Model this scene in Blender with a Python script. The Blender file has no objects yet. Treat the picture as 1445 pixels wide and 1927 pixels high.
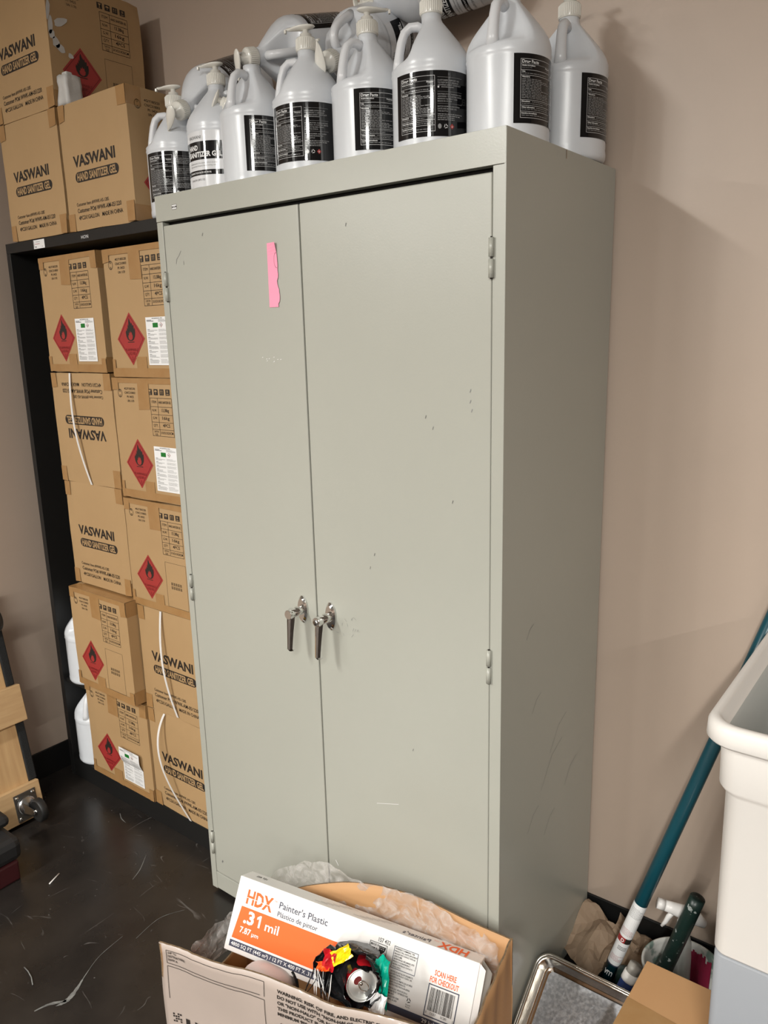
import bpy, bmesh, math, random
from mathutils import Vector, Matrix, noise
S = bpy.context.scene
COL = S.collection
random.seed(7)
PI = math.pi

# ------------------------------------------------------------------ camera, light, exposure
cd = bpy.data.cameras.new('camera'); cam = bpy.data.objects.new('camera', cd); COL.objects.link(cam)
RX = Vector((0.7956150568, 0.6053145018, -0.0243112163))
RY = Vector((0.1158760994, -0.1914499151, -0.9746382199))
RZ = Vector((-0.5946170288, 0.7726197538, -0.2224619185))
m3 = Matrix((RX, -RY, -RZ)).transposed()
cam.matrix_world = Matrix.Translation((1.5553, -1.1894, 1.5074)) @ m3.to_4x4()
cd.sensor_fit = 'HORIZONTAL'; cd.sensor_width = 36.0; cd.lens = 1457.06 / 1445 * 36
cd.clip_start = 0.02
S.camera = cam
S.view_settings.view_transform = 'Standard'; S.view_settings.look = 'None'
S.view_settings.gamma = 1.0; S.view_settings.use_curve_mapping = False
S.view_settings.exposure = 0.0

w = bpy.data.worlds.new('world'); S.world = w; w.use_nodes = True
w.node_tree.nodes['Background'].inputs[0].default_value = (0.9, 0.95, 1.0, 1)
w.node_tree.nodes['Background'].inputs[1].default_value = 0.25

def strip(name, x, y, power, sx=0.10, sy=1.2, z=2.69, col=(1.0, 0.99, 0.94)):
    l = bpy.data.lights.new(name, 'AREA'); l.shape = 'RECTANGLE'; l.size = sx; l.size_y = sy
    l.energy = power; l.color = col
    o = bpy.data.objects.new(name, l); COL.objects.link(o); o.location = (x, y, z)
    return o
for lx, ly, pw in ((-0.35, -2.55, 68), (-0.40, -3.95, 66), (2.25, -2.75, 95), (2.30, -4.15, 86), (4.75, -3.9, 22), (4.75, -5.6, 80), (4.75, -7.2, 90), (2.3, -6.4, 110), (-0.3, -6.4, 80), (-2.85, -4.6, 130), (-2.85, -6.4, 110)):
    strip('room_and_fill_light', lx, ly, pw)  # far right rows added as fill, far left row added for door sheen
for lx, ly, pw in ((-0.37, -2.9, 24), (2.27, -3.2, 18)):   # added point lamps lifting the dim upper wall, no fixtures of their own
    l = bpy.data.lights.new('added_fill', 'POINT'); l.energy = pw; l.shadow_soft_size = 0.07; l.color = (1.0, 0.99, 0.94)
    o = bpy.data.objects.new('added_fill', l); COL.objects.link(o); o.location = (lx, ly, 2.62)

# ------------------------------------------------------------------ materials
def mat(name, col, rough=0.5, metal=0.0, spec=0.5, noise_amt=0.0, nscale=6.0, bump=0.0, bscale=200.0, coat=0.0, sss=0.0, alpha=1.0, tint=None, stretch=(1,1,1), lo=0.3, hi=0.7):
    m = bpy.data.materials.new(name); m.use_nodes = True
    nt = m.node_tree; b = nt.nodes['Principled BSDF']
    b.inputs['Base Color'].default_value = (*col, 1); b.inputs['Roughness'].default_value = rough
    b.inputs['Metallic'].default_value = metal; b.inputs['Specular IOR Level'].default_value = spec
    b.inputs['Coat Weight'].default_value = coat; b.inputs['Coat Roughness'].default_value = 0.05
    if sss: b.inputs['Subsurface Weight'].default_value = sss; b.inputs['Subsurface Radius'].default_value = (0.02, 0.02, 0.02); b.inputs['Subsurface Scale'].default_value = 0.5
    if alpha < 1: b.inputs['Alpha'].default_value = alpha
    tc = nt.nodes.new('ShaderNodeTexCoord'); mp = nt.nodes.new('ShaderNodeMapping'); mp.inputs['Scale'].default_value = stretch
    nt.links.new(tc.outputs['Object'], mp.inputs['Vector'])
    if noise_amt:
        n = nt.nodes.new('ShaderNodeTexNoise'); n.inputs['Scale'].default_value = nscale; n.inputs['Detail'].default_value = 6
        nt.links.new(mp.outputs[0], n.inputs['Vector'])
        r = nt.nodes.new('ShaderNodeValToRGB')
        t = tint or tuple(c * 0.6 for c in col)
        r.color_ramp.elements[0].position = lo; r.color_ramp.elements[1].position = hi
        r.color_ramp.elements[0].color = (*[c * (1 - noise_amt) + tt * noise_amt for c, tt in zip(col, t)], 1)
        r.color_ramp.elements[1].color = (*col, 1)
        nt.links.new(n.outputs['Fac'], r.inputs['Fac']); nt.links.new(r.outputs['Color'], b.inputs['Base Color'])
    if bump:
        n2 = nt.nodes.new('ShaderNodeTexNoise'); n2.inputs['Scale'].default_value = bscale; n2.inputs['Detail'].default_value = 3
        nt.links.new(mp.outputs[0], n2.inputs['Vector'])
        bp = nt.nodes.new('ShaderNodeBump'); bp.inputs['Strength'].default_value = bump; bp.inputs['Distance'].default_value = 0.002
        nt.links.new(n2.outputs['Fac'], bp.inputs['Height']); nt.links.new(bp.outputs['Normal'], b.inputs['Normal'])
    return m

M = {}
M['wall'] = mat('wall_paint', (0.465, 0.37, 0.30), 0.42, noise_amt=0.15, nscale=2.5, bump=0.06, bscale=130)
M['wall_rough'] = mat('wall_paint_far', (0.47, 0.37, 0.31), 0.7, noise_amt=0.1, nscale=2)
M['ceiling'] = mat('ceiling_tile', (0.62, 0.60, 0.56), 0.9, noise_amt=0.2, nscale=40)
M['base'] = mat('black_rubber', (0.008, 0.008, 0.008), 0.45, noise_amt=0.4, nscale=10)
M['cab'] = mat('grey_enamel', (0.382, 0.384, 0.338), 0.29, noise_amt=0.08, nscale=3, bump=0.05, bscale=260)
M['chrome'] = mat('chrome', (0.75, 0.75, 0.74), 0.07, metal=1.0, noise_amt=0.1, nscale=20)
M['black'] = mat('black_metal', (0.010, 0.010, 0.010), 0.42, noise_amt=0.3, nscale=8)
M['card'] = mat('cardboard', (0.405, 0.262, 0.128), 0.62, noise_amt=0.22, nscale=7, bump=0.08, bscale=90, tint=(0.315, 0.19, 0.085))
M['cardin'] = mat('cardboard_inner', (0.48, 0.27, 0.125), 0.7, noise_amt=0.3, nscale=9, tint=(0.40, 0.20, 0.08))
M['tape'] = mat('packing_tape', (0.32, 0.175, 0.068), 0.2, noise_amt=0.35, nscale=25, bump=0.25, bscale=30, tint=(0.42, 0.26, 0.12))
M['ink'] = mat('black_ink', (0.018, 0.013, 0.010), 0.6, noise_amt=0.2, nscale=60)
M['inkred'] = mat('red_ink', (0.34, 0.032, 0.030), 0.45, noise_amt=0.15, nscale=40)
M['inkred_dark'] = mat('dark_red_ink', (0.12, 0.006, 0.006), 0.5, noise_amt=0.1)
M['paper'] = mat('white_sticker', (0.80, 0.80, 0.80), 0.4, noise_amt=0.05, nscale=20)
M['greyink'] = mat('grey_ink', (0.22, 0.22, 0.22), 0.6, noise_amt=0.1)
M['green'] = mat('green_ink', (0.005, 0.16, 0.02), 0.5, noise_amt=0.1)
M['strap'] = mat('white_strap', (0.72, 0.70, 0.68), 0.3, noise_amt=0.15, nscale=60)
M['jug'] = mat('milky_plastic', (0.655, 0.68, 0.715), 0.28, noise_amt=0.06, nscale=30, bump=0.06, bscale=60, sss=0.12)
M['handle'] = mat('milky_plastic_thick', (0.69, 0.705, 0.73), 0.28, noise_amt=0.05, nscale=30, sss=0.12)
M['pump'] = mat('ivory_plastic', (0.74, 0.725, 0.67), 0.22, noise_amt=0.05, nscale=20)
M['label'] = mat('black_gloss_label', (0.006, 0.006, 0.007), 0.07, noise_amt=0.2, nscale=30)
M['labelw'] = mat('white_gloss_label', (0.72, 0.73, 0.75), 0.10, noise_amt=0.04, nscale=30)
M['labelink'] = mat('white_label_print', (0.62, 0.62, 0.62), 0.2, noise_amt=0.1, nscale=30)
M['labelgrey'] = mat('grey_label_print', (0.26, 0.26, 0.26), 0.2, noise_amt=0.1, nscale=30)
M['pink'] = mat('pink_paper', (0.93, 0.33, 0.47), 0.8, noise_amt=0.08, nscale=20)
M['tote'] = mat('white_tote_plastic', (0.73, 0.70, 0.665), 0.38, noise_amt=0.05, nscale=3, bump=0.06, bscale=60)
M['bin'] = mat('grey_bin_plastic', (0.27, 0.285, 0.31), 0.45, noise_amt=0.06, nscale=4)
M['totein'] = mat('tote_inner_plastic', (0.46, 0.47, 0.45), 0.45, noise_amt=0.1, nscale=4)  # inside of the white tote, greyer than its outside
M['teal'] = mat('teal_paint', (0.006, 0.062, 0.085), 0.3, noise_amt=0.2, nscale=20)
M['dgreen'] = mat('dark_green_grip', (0.008, 0.022, 0.018), 0.35, noise_amt=1.0, nscale=60, tint=(0.30, 0.33, 0.32), lo=0.33, hi=0.37, bump=0.3, bscale=60)
M['kraft'] = mat('kraft_paper', (0.33, 0.235, 0.16), 0.8, noise_amt=0.25, nscale=12, bump=0.2, bscale=40)
M['alu'] = mat('aluminium', (0.66, 0.67, 0.70), 0.36, metal=1.0, noise_amt=0.8, nscale=150, tint=(0.36, 0.37, 0.40), lo=0.40, hi=0.66, bump=0.35, bscale=70)
M['alurim'] = mat('aluminium_rim', (0.66, 0.64, 0.60), 0.16, metal=1.0, noise_amt=0.4, nscale=25, tint=(0.38, 0.34, 0.28), bump=0.2, bscale=30)
M['orange'] = mat('orange_print', (0.93, 0.13, 0.015), 0.5, noise_amt=0.05, nscale=20)
M['white'] = mat('white_carton', (0.82, 0.80, 0.78), 0.55, noise_amt=0.06, nscale=10, bump=0.1, bscale=60)
M['navy'] = mat('navy_print', (0.055, 0.062, 0.10), 0.5, noise_amt=0.08, nscale=20)
M['printwhite'] = mat('white_print', (0.85, 0.85, 0.85), 0.5, noise_amt=0.03)
M['flap'] = mat('pinkish_cardboard', (0.39, 0.32, 0.28), 0.40, noise_amt=0.15, nscale=8, bump=0.12, bscale=30, coat=0.15)
M['pine'] = mat('pine_wood', (0.56, 0.37, 0.185), 0.55, noise_amt=0.55, nscale=7, tint=(0.36, 0.20, 0.085), stretch=(8, 8, 0.7), bump=0.1, bscale=40)
M['pine_cross'] = mat('pine_wood_cross', (0.56, 0.38, 0.20), 0.55, noise_amt=0.55, nscale=7, tint=(0.36, 0.21, 0.095), stretch=(8, 0.7, 8), bump=0.1, bscale=40)
M['carpet'] = mat('black_carpet', (0.012, 0.013, 0.014), 0.95, noise_amt=0.6, nscale=150, bump=1.0, bscale=400)
M['steel'] = mat('zinc_steel', (0.42, 0.42, 0.42), 0.28, metal=1.0, noise_amt=0.3, nscale=20)
M['can_lid'] = mat('can_aluminium', (0.72, 0.72, 0.70), 0.38, metal=0.85, noise_amt=0.1, nscale=20)
M['rubber'] = mat('tyre_rubber', (0.015, 0.015, 0.015), 0.5, noise_amt=0.4, nscale=20)
M['redcase'] = mat('dark_red_plastic', (0.045, 0.006, 0.008), 0.5, noise_amt=0.2)
M['blackcase'] = mat('black_plastic', (0.014, 0.014, 0.015), 0.55, noise_amt=0.2, bump=0.2, bscale=300)
M['blue'] = mat('blue_plastic', (0.010, 0.030, 0.13), 0.3, noise_amt=0.1)
M['redpaint'] = mat('magenta_paint', (0.30, 0.02, 0.06), 0.35, noise_amt=0.3, nscale=30)
M['bucket'] = mat('paint_stained_plastic', (0.60, 0.60, 0.57), 0.35, noise_amt=0.9, nscale=24, tint=(0.12, 0.20, 0.17), lo=0.38, hi=0.46)
M['yellow'] = mat('yellow_foil', (0.85, 0.62, 0.01), 0.2, noise_amt=0.1)
M['foil'] = mat('black_foil', (0.012, 0.012, 0.013), 0.16, noise_amt=0.2, nscale=30, bump=0.7, bscale=45)
M['redfoil'] = mat('red_foil', (0.5, 0.012, 0.02), 0.18, noise_amt=0.2, nscale=30)
M['tealfoil'] = mat('teal_foil', (0.0, 0.45, 0.30), 0.25, noise_amt=0.5, nscale=60, tint=(0.0, 0.2, 0.16))
M['mask'] = mat('mask_fabric', (0.72, 0.66, 0.63), 0.9, noise_amt=0.2, nscale=12, bump=0.2, bscale=200)
M['grey'] = mat('grey_plastic', (0.30, 0.28, 0.25), 0.4, noise_amt=0.1)
M['clearish'] = mat('cloudy_plastic', (0.55, 0.55, 0.52), 0.2, noise_amt=0.1, alpha=0.55)
M['spray'] = mat('spray_white', (0.72, 0.70, 0.68), 0.35, noise_amt=0.05)
M['edge'] = mat('corrugated_edge', (0.20, 0.13, 0.07), 0.8, noise_amt=0.6, nscale=160, tint=(0.04, 0.025, 0.015))
M['foam'] = mat('white_foam', (0.55, 0.54, 0.52), 0.6, noise_amt=0.3, nscale=35, bump=0.4, bscale=50)
M['scuff'] = mat('pale_scuff', (0.22, 0.22, 0.21), 0.6, noise_amt=0.7, nscale=60, tint=(0.03, 0.03, 0.03))
M['dark'] = mat('gap_shade', (0.01, 0.01, 0.01), 0.8, noise_amt=0.2)  # near-black colour standing in for shade behind the doors

def bag_mat():
    m = bpy.data.materials.new('clear_plastic_film'); m.use_nodes = True; nt = m.node_tree
    for n in list(nt.nodes): nt.nodes.remove(n)
    out = nt.nodes.new('ShaderNodeOutputMaterial'); mix = nt.nodes.new('ShaderNodeMixShader'); tr = nt.nodes.new('ShaderNodeBsdfTransparent')
    b = nt.nodes.new('ShaderNodeBsdfPrincipled'); b.inputs['Base Color'].default_value = (0.75, 0.72, 0.70, 1); b.inputs['Roughness'].default_value = 0.12
    tr.inputs[0].default_value = (0.93, 0.92, 0.91, 1)
    tc = nt.nodes.new('ShaderNodeTexCoord'); n = nt.nodes.new('ShaderNodeTexNoise'); n.inputs['Scale'].default_value = 35; n.inputs['Detail'].default_value = 5; n.inputs['Distortion'].default_value = 1.5
    nt.links.new(tc.outputs['Object'], n.inputs['Vector'])
    mr = nt.nodes.new('ShaderNodeMapRange'); mr.inputs[1].default_value = 0.35; mr.inputs[2].default_value = 0.75; mr.inputs[3].default_value = 0.10; mr.inputs[4].default_value = 0.5
    nt.links.new(n.outputs['Fac'], mr.inputs[0]); nt.links.new(mr.outputs[0], mix.inputs[0])
    bp = nt.nodes.new('ShaderNodeBump'); bp.inputs['Strength'].default_value = 0.8; bp.inputs['Distance'].default_value = 0.004
    nt.links.new(n.outputs['Fac'], bp.inputs['Height']); nt.links.new(bp.outputs[0], b.inputs['Normal'])
    nt.links.new(tr.outputs[0], mix.inputs[1]); nt.links.new(b.outputs[0], mix.inputs[2]); nt.links.new(mix.outputs[0], out.inputs[0])
    return m
M['bag'] = bag_mat()

def floor_mat():
    m = bpy.data.materials.new('dark_sealed_concrete'); m.use_nodes = True; nt = m.node_tree; b = nt.nodes['Principled BSDF']
    N = nt.nodes.new; L = nt.links.new
    tc = N('ShaderNodeTexCoord')
    n1 = N('ShaderNodeTexNoise'); n1.inputs['Scale'].default_value = 3.2; n1.inputs['Detail'].default_value = 8; n1.inputs['Roughness'].default_value = 0.65
    L(tc.outputs['Object'], n1.inputs['Vector'])
    r1 = N('ShaderNodeValToRGB'); r1.color_ramp.elements[0].position = 0.35; r1.color_ramp.elements[0].color = (0.011, 0.0097, 0.0092, 1)
    r1.color_ramp.elements[1].position = 0.7; r1.color_ramp.elements[1].color = (0.028, 0.0235, 0.0205, 1)
    L(n1.outputs['Fac'], r1.inputs['Fac'])
    def lines(scale, width, stretch, rot, mscale, seed):
        mp = N('ShaderNodeMapping'); mp.inputs['Scale'].default_value = stretch; mp.inputs['Rotation'].default_value = (0, 0, rot); mp.inputs['Location'].default_value = (seed, seed * .7, 0)
        L(tc.outputs['Object'], mp.inputs['Vector'])
        n = N('ShaderNodeTexNoise'); n.inputs['Scale'].default_value = scale; n.inputs['Detail'].default_value = 1.5; L(mp.outputs[0], n.inputs['Vector'])
        s = N('ShaderNodeMath'); s.operation = 'SUBTRACT'; s.inputs[1].default_value = 0.5; L(n.outputs['Fac'], s.inputs[0])
        a = N('ShaderNodeMath'); a.operation = 'ABSOLUTE'; L(s.outputs[0], a.inputs[0])
        lt = N('ShaderNodeMath'); lt.operation = 'LESS_THAN'; lt.inputs[1].default_value = width; L(a.outputs[0], lt.inputs[0])
        n2 = N('ShaderNodeTexNoise'); n2.inputs['Scale'].default_value = mscale; n2.inputs['Detail'].default_value = 5; L(mp.outputs[0], n2.inputs['Vector'])
        g = N('ShaderNodeMapRange'); g.inputs[1].default_value = 0.58; g.inputs[2].default_value = 0.72; g.inputs[4].default_value = 1.0; L(n2.outputs['Fac'], g.inputs[0])
        mu = N('ShaderNodeMath'); mu.operation = 'MULTIPLY'; L(lt.outputs[0], mu.inputs[0]); L(g.outputs[0], mu.inputs[1])
        return mu
    l1 = lines(2.2, 0.0035, (1, 5, 1), 0.6, 7, 3.1); l2 = lines(1.8, 0.003, (6, 1, 1), 0.3, 6, 8.2); l3 = lines(3.0, 0.0035, (1, 3, 1), -0.7, 9, 5.5)
    a1 = N('ShaderNodeMath'); a1.operation = 'ADD'; L(l1.outputs[0], a1.inputs[0]); L(l2.outputs[0], a1.inputs[1])
    a2 = N('ShaderNodeMath'); a2.operation = 'ADD'; L(a1.outputs[0], a2.inputs[0]); L(l3.outputs[0], a2.inputs[1])
    v = N('ShaderNodeTexVoronoi'); v.inputs['Scale'].default_value = 38; L(tc.outputs['Object'], v.inputs['Vector'])
    sp = N('ShaderNodeMath'); sp.operation = 'LESS_THAN'; sp.inputs[1].default_value = 0.07; L(v.outputs['Distance'], sp.inputs[0])
    n3 = N('ShaderNodeTexNoise'); n3.inputs['Scale'].default_value = 9; L(tc.outputs['Object'], n3.inputs['Vector'])
    gt = N('ShaderNodeMath'); gt.operation = 'GREATER_THAN'; gt.inputs[1].default_value = 0.56; L(n3.outputs['Fac'], gt.inputs[0])
    sm = N('ShaderNodeMath'); sm.operation = 'MULTIPLY'; L(sp.outputs[0], sm.inputs[0]); L(gt.outputs[0], sm.inputs[1])
    a3 = N('ShaderNodeMath'); a3.operation = 'ADD'; a3.use_clamp = True; L(a2.outputs[0], a3.inputs[0]); L(sm.outputs[0], a3.inputs[1])
    ms = N('ShaderNodeMath'); ms.operation = 'MULTIPLY'; ms.inputs[1].default_value = 0.6; L(a3.outputs[0], ms.inputs[0])
    mx = N('ShaderNodeMix'); mx.data_type = 'RGBA'; L(ms.outputs[0], mx.inputs['Factor']); L(r1.outputs['Color'], mx.inputs['A']); mx.inputs['B'].default_value = (0.16, 0.15, 0.145, 1)
    L(mx.outputs['Result'], b.inputs['Base Color'])
    n4 = N('ShaderNodeTexNoise'); n4.inputs['Scale'].default_value = 6; n4.inputs['Detail'].default_value = 6; L(tc.outputs['Object'], n4.inputs['Vector'])
    mr = N('ShaderNodeMapRange'); mr.inputs[3].default_value = 0.16; mr.inputs[4].default_value = 0.42; L(n4.outputs['Fac'], mr.inputs[0]); L(mr.outputs[0], b.inputs['Roughness'])
    bp = N('ShaderNodeBump'); bp.inputs['Strength'].default_value = 0.12; bp.inputs['Distance'].default_value = 0.004; L(n1.outputs['Fac'], bp.inputs['Height']); L(bp.outputs[0], b.inputs['Normal'])
    return m
M['floor'] = floor_mat()

# ------------------------------------------------------------------ mesh builder
class MB:
    def __init__(s): s.v = []; s.f = []; s.m = []; s.sm = []
    def poly(s, pts, m, smooth=False):
        i = len(s.v); s.v += [tuple(p) for p in pts]; s.f.append(tuple(range(i, i + len(pts)))); s.m.append(m); s.sm.append(smooth)
    def raw(s, vs, fs, m, smooth=False):
        i = len(s.v); s.v += [tuple(p) for p in vs]
        for f in fs: s.f.append(tuple(k + i for k in f)); s.m.append(m); s.sm.append(smooth)
    def bm(s, bm, m, T=None, smooth=False):
        bm.verts.ensure_lookup_table()
        for i, v in enumerate(bm.verts): v.index = i
        s.raw([(T @ v.co) if T else v.co.copy() for v in bm.verts], [[v.index for v in f.verts] for f in bm.faces], m, smooth); bm.free()
    def box(s, lo, hi, m, bev=0.0, seg=2, T=None):
        b = bmesh.new(); bmesh.ops.create_cube(b, size=1)
        lo = Vector(lo); hi = Vector(hi)
        for v in b.verts: v.co = Vector([(lo[k] + hi[k]) / 2 + v.co[k] * (hi[k] - lo[k]) for k in range(3)])
        if bev: bmesh.ops.bevel(b, geom=list(b.edges), offset=bev, segments=seg, profile=0.5, affect='EDGES')
        s.bm(b, m, T, False)
    def lathe(s, prof, m, n=32, T=None, smooth=True, caps=True):
        vs = []; fs = []
        for (r, z) in prof:
            for k in range(n):
                a = 2 * PI * k / n; p = Vector((r * math.cos(a), r * math.sin(a), z)); vs.append(T @ p if T else p)
        for j in range(len(prof) - 1):
            for k in range(n):
                fs.append((j * n + k, j * n + (k + 1) % n, (j + 1) * n + (k + 1) % n, (j + 1) * n + k))
        if caps:
            fs.append(tuple(reversed(range(n)))); fs.append(tuple((len(prof) - 1) * n + k for k in range(n)))
        s.raw(vs, fs, m, smooth)
    def tube(s, pts, rad, m, n=12, caps=True, smooth=True, flat=1.0, up=None):
        pts = [Vector(p) for p in pts]; rads = rad if isinstance(rad, (list, tuple)) else [rad] * len(pts)
        vs = []; fs = []; prev = None
        for i, p in enumerate(pts):
            d = (pts[min(i + 1, len(pts) - 1)] - pts[max(i - 1, 0)]).normalized()
            if prev is None:
                u = Vector(up) if up else (Vector((0, 0, 1)) if abs(d.z) < .9 else Vector((1, 0, 0)))
            else: u = prev
            u = (u - d * u.dot(d)).normalized(); prev = u; q = d.cross(u)
            for k in range(n):
                a = 2 * PI * k / n; vs.append(p + u * math.cos(a) * rads[i] + q * math.sin(a) * rads[i] * flat)
        for j in range(len(pts) - 1):
            for k in range(n): fs.append((j * n + k, j * n + (k + 1) % n, (j + 1) * n + (k + 1) % n, (j + 1) * n + k))
        if caps: fs.append(tuple(reversed(range(n)))); fs.append(tuple((len(pts) - 1) * n + k for k in range(n)))
        s.raw(vs, fs, m, smooth)
    def build(s, name, mats, parent=None):
        me = bpy.data.meshes.new(name); me.from_pydata(s.v, [], s.f)
        names = []
        for k in s.m:
            if k not in names: names.append(k)
        for k in names: me.materials.append(M[k])
        me.polygons.foreach_set('material_index', [names.index(k) for k in s.m]); me.polygons.foreach_set('use_smooth', s.sm)
        me.update()
        o = bpy.data.objects.new(name, me); COL.objects.link(o)
        if parent: o.parent = parent
        return o

def merge(o, mb):
    """adds printed or scratched surface marks to an existing part's mesh"""
    me = o.data; names = [m.name for m in me.materials]; b = bmesh.new(); b.from_mesh(me)
    vs = [b.verts.new(p) for p in mb.v]
    for f, k, sm_ in zip(mb.f, mb.m, mb.sm):
        if M[k].name not in names: me.materials.append(M[k]); names.append(M[k].name)
        try: fc = b.faces.new([vs[i] for i in f])
        except ValueError: continue
        fc.material_index = names.index(M[k].name); fc.smooth = sm_
    b.to_mesh(me); b.free(); me.update()

def tag(o, label=None, cat=None, group=None, kind=None):
    if label: o['label'] = label
    if cat: o['category'] = cat
    if group: o['group'] = group
    if kind: o['kind'] = kind
    return o
def empty(name, loc=(0, 0, 0), rz=0.0):
    o = bpy.data.objects.new(name, None); COL.objects.link(o); o.location = loc; o.rotation_euler = (0, 0, rz); o.empty_display_size = 0.05; return o
def copy_tree(o, parent=None):
    c = o.copy(); COL.objects.link(c)
    if parent: c.parent = parent
    for ch in list(o.children): copy_tree(ch, c)
    return c

# ------------------------------------------------------------------ lettering
_tc = {}
def glyphs(s, bold=0.0):
    k = (s, bold)
    if k in _tc: return _tc[k]
    cu = bpy.data.curves.new('lettering', 'FONT'); cu.body = s; cu.fill_mode = 'FRONT'; cu.resolution_u = 2; cu.offset = bold; cu.size = 1
    ob = bpy.data.objects.new('lettering', cu); COL.objects.link(ob)
    dg = bpy.context.evaluated_depsgraph_get(); dg.update(); me = ob.evaluated_get(dg).to_mesh()
    vs = [(v.co.x, v.co.y) for v in me.vertices]; fs = [tuple(p.vertices) for p in me.polygons]
    ob.evaluated_get(dg).to_mesh_clear(); bpy.data.objects.remove(ob); bpy.data.curves.remove(cu)
    _tc[k] = (vs, fs); return _tc[k]
_h = glyphs('H'); CAP = max(v[1] for v in _h[0])
def text(mb, s, x, y, h, F, m, w=None, bold=0.0, align='l', e=0.0):
    """x, y baseline in surface metres (y downwards), cap height h, total width w"""
    vs, fs = glyphs(s, bold)
    if not vs: return
    x0 = min(v[0] for v in vs); x1 = max(v[0] for v in vs)
    k = h / CAP; kx = (w / (x1 - x0)) if w else k * 0.9
    W = (x1 - x0) * kx
    ox = x if align == 'l' else (x - W / 2 if align == 'c' else x - W)
    mb.raw([F(ox + (a - x0) * kx, y - b * k, e) for a, b in vs], fs, m)
def rect(mb, x0, y0, x1, y1, F, m, e=0.0, n=1):
    for i in range(n):
        a = x0 + (x1 - x0) * i / n; b = x0 + (x1 - x0) * (i + 1) / n
        mb.poly([F(a, y1, e), F(b, y1, e), F(b, y0, e), F(a, y0, e)], m)
def frame(mb, x0, y0, x1, y1, t, F, m, e=0.0, n=1):
    rect(mb, x0, y0, x1, y0 + t, F, m, e, n); rect(mb, x0, y1 - t, x1, y1, F, m, e, n)
    rect(mb, x0, y0, x0 + t, y1, F, m, e); rect(mb, x1 - t, y0, x1, y1, F, m, e)
def poly2(mb, pts, F, m, e=0.0): mb.poly([F(x, y, e) for x, y in pts], m)
def plane(O, U, V, Nn):
    O = Vector(O); U = Vector(U).normalized(); V = Vector(V).normalized(); Nn = Vector(Nn).normalized()
    return lambda x, y, e=0.0: O + U * x + V * y + Nn * (0.0006 + e)
def scribble(mb, x0, y0, x1, y1, n, F, m, t=0.3, e=0.0, cols=1, rng=random):
    """rows of unreadable small print as broken strokes"""
    hh = (y1 - y0) / n
    for i in range(n):
        x = x0; lim = x1 - (x1 - x0) * rng.choice([0, 0, .1, .35])
        while x < lim:
            l = (x1 - x0) * rng.uniform(.05, .14); rect(mb, x, y0 + i * hh, min(x + l, lim), y0 + i * hh + hh * t, F, m, e); x += l + (x1 - x0) * .02

FL_OUT = [(-.02, -.5), (.03, -.36), (.1, -.25), (.13, -.33), (.17, -.18), (.24, -.22), (.25, -.04), (.31, -.1), (.32, .08), (.29, .24), (.2, .36), (.08, .42), (-.08, .42), (-.2, .36), (-.28, .24), (-.31, .08), (-.27, -.03), (-.23, .04), (-.2, -.12), (-.15, -.05), (-.14, -.25), (-.09, -.17), (-.07, -.38)]
FL_IN = [(0, .02), (.04, .1), (.09, .06), (.12, .18), (.15, .2), (.13, .32), (.06, .38), (-.06, .38), (-.13, .32), (-.15, .2), (-.1, .2), (-.08, .08), (-.03, .12)]
def diamond(mb, cx, cy, rx, ry, F):
    poly2(mb, [(cx, cy - ry), (cx + rx, cy), (cx, cy + ry), (cx - rx, cy)], F, 'inkred')
    for (ax, ay), (bx, by) in [((0, -1), (1, 0)), ((1, 0), (0, 1)), ((0, 1), (-1, 0)), ((-1, 0), (0, -1))]:
        o, i_ = .90, .87
        poly2(mb, [(cx + ax * rx * o, cy + ay * ry * o), (cx + bx * rx * o, cy + by * ry * o), (cx + bx * rx * i_, cy + by * ry * i_), (cx + ax * rx * i_, cy + ay * ry * i_)], F, 'inkred_dark', .0003)
    f = ry * .95; oy = cy - ry * .32
    poly2(mb, [(cx + x * f, oy + y * f) for x, y in FL_OUT], F, 'ink', .0004)
    poly2(mb, [(cx + x * f, oy + y * f) for x, y in FL_IN], F, 'inkred', .0007)
    rect(mb, cx - .22 * f, oy + .45 * f, cx + .22 * f, oy + .48 * f, F, 'ink', .0004)
    text(mb, 'FLAMMABLE', cx, cy + ry * .46, .0070, F, 'inkred_dark', w=rx * .88, align='c', e=.0004)
    text(mb, 'LIQUID', cx, cy + ry * .60, .0070, F, 'inkred_dark', w=rx * .52, align='c', e=.0004)
    text(mb, '3', cx, cy + ry * .80, .0085, F, 'inkred_dark', align='c', e=.0004)

def brand_face(mb, F, w, h):
    text(mb, 'VASWANI', .165 * w, .497 * h, .082 * h, F, 'ink', w=.625 * w, bold=0.030)
    x0, x1, y0, y1 = .175 * w, .825 * w, .54 * h, .622 * h; r = (y1 - y0) / 2; pts = []
    for k in range(9): a = -PI / 2 + PI * k / 8; pts.append((x1 - r + r * math.cos(a), (y0 + y1) / 2 + r * math.sin(a)))
    for k in range(9): a = PI / 2 + PI * k / 8; pts.append((x0 + r + r * math.cos(a), (y0 + y1) / 2 + r * math.sin(a)))
    poly2(mb, pts, F, 'ink')
    text(mb, 'HAND SANITIZER GEL', (x0 + x1) / 2, .609 * h, .057 * h, F, 'card', w=.59 * w, align='c', bold=0.03, e=.0005)
    text(mb, 'Customer Item #WWK-HS-128S', .15 * w, .805 * h, .026 * h, F, 'ink', w=.49 * w, bold=0.005)
    text(mb, 'Customer PO# WWK-AM-051220', .155 * w, .858 * h, .033 * h, F, 'ink', w=.66 * w, bold=0.012)
    text(mb, '4PCSX1GALLON', .165 * w, .915 * h, .031 * h, F, 'ink', w=.31 * w, bold=0.005)
    text(mb, 'MADE IN CHINA', .525 * w, .915 * h, .031 * h, F, 'ink', w=.30 * w, bold=0.005)

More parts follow.
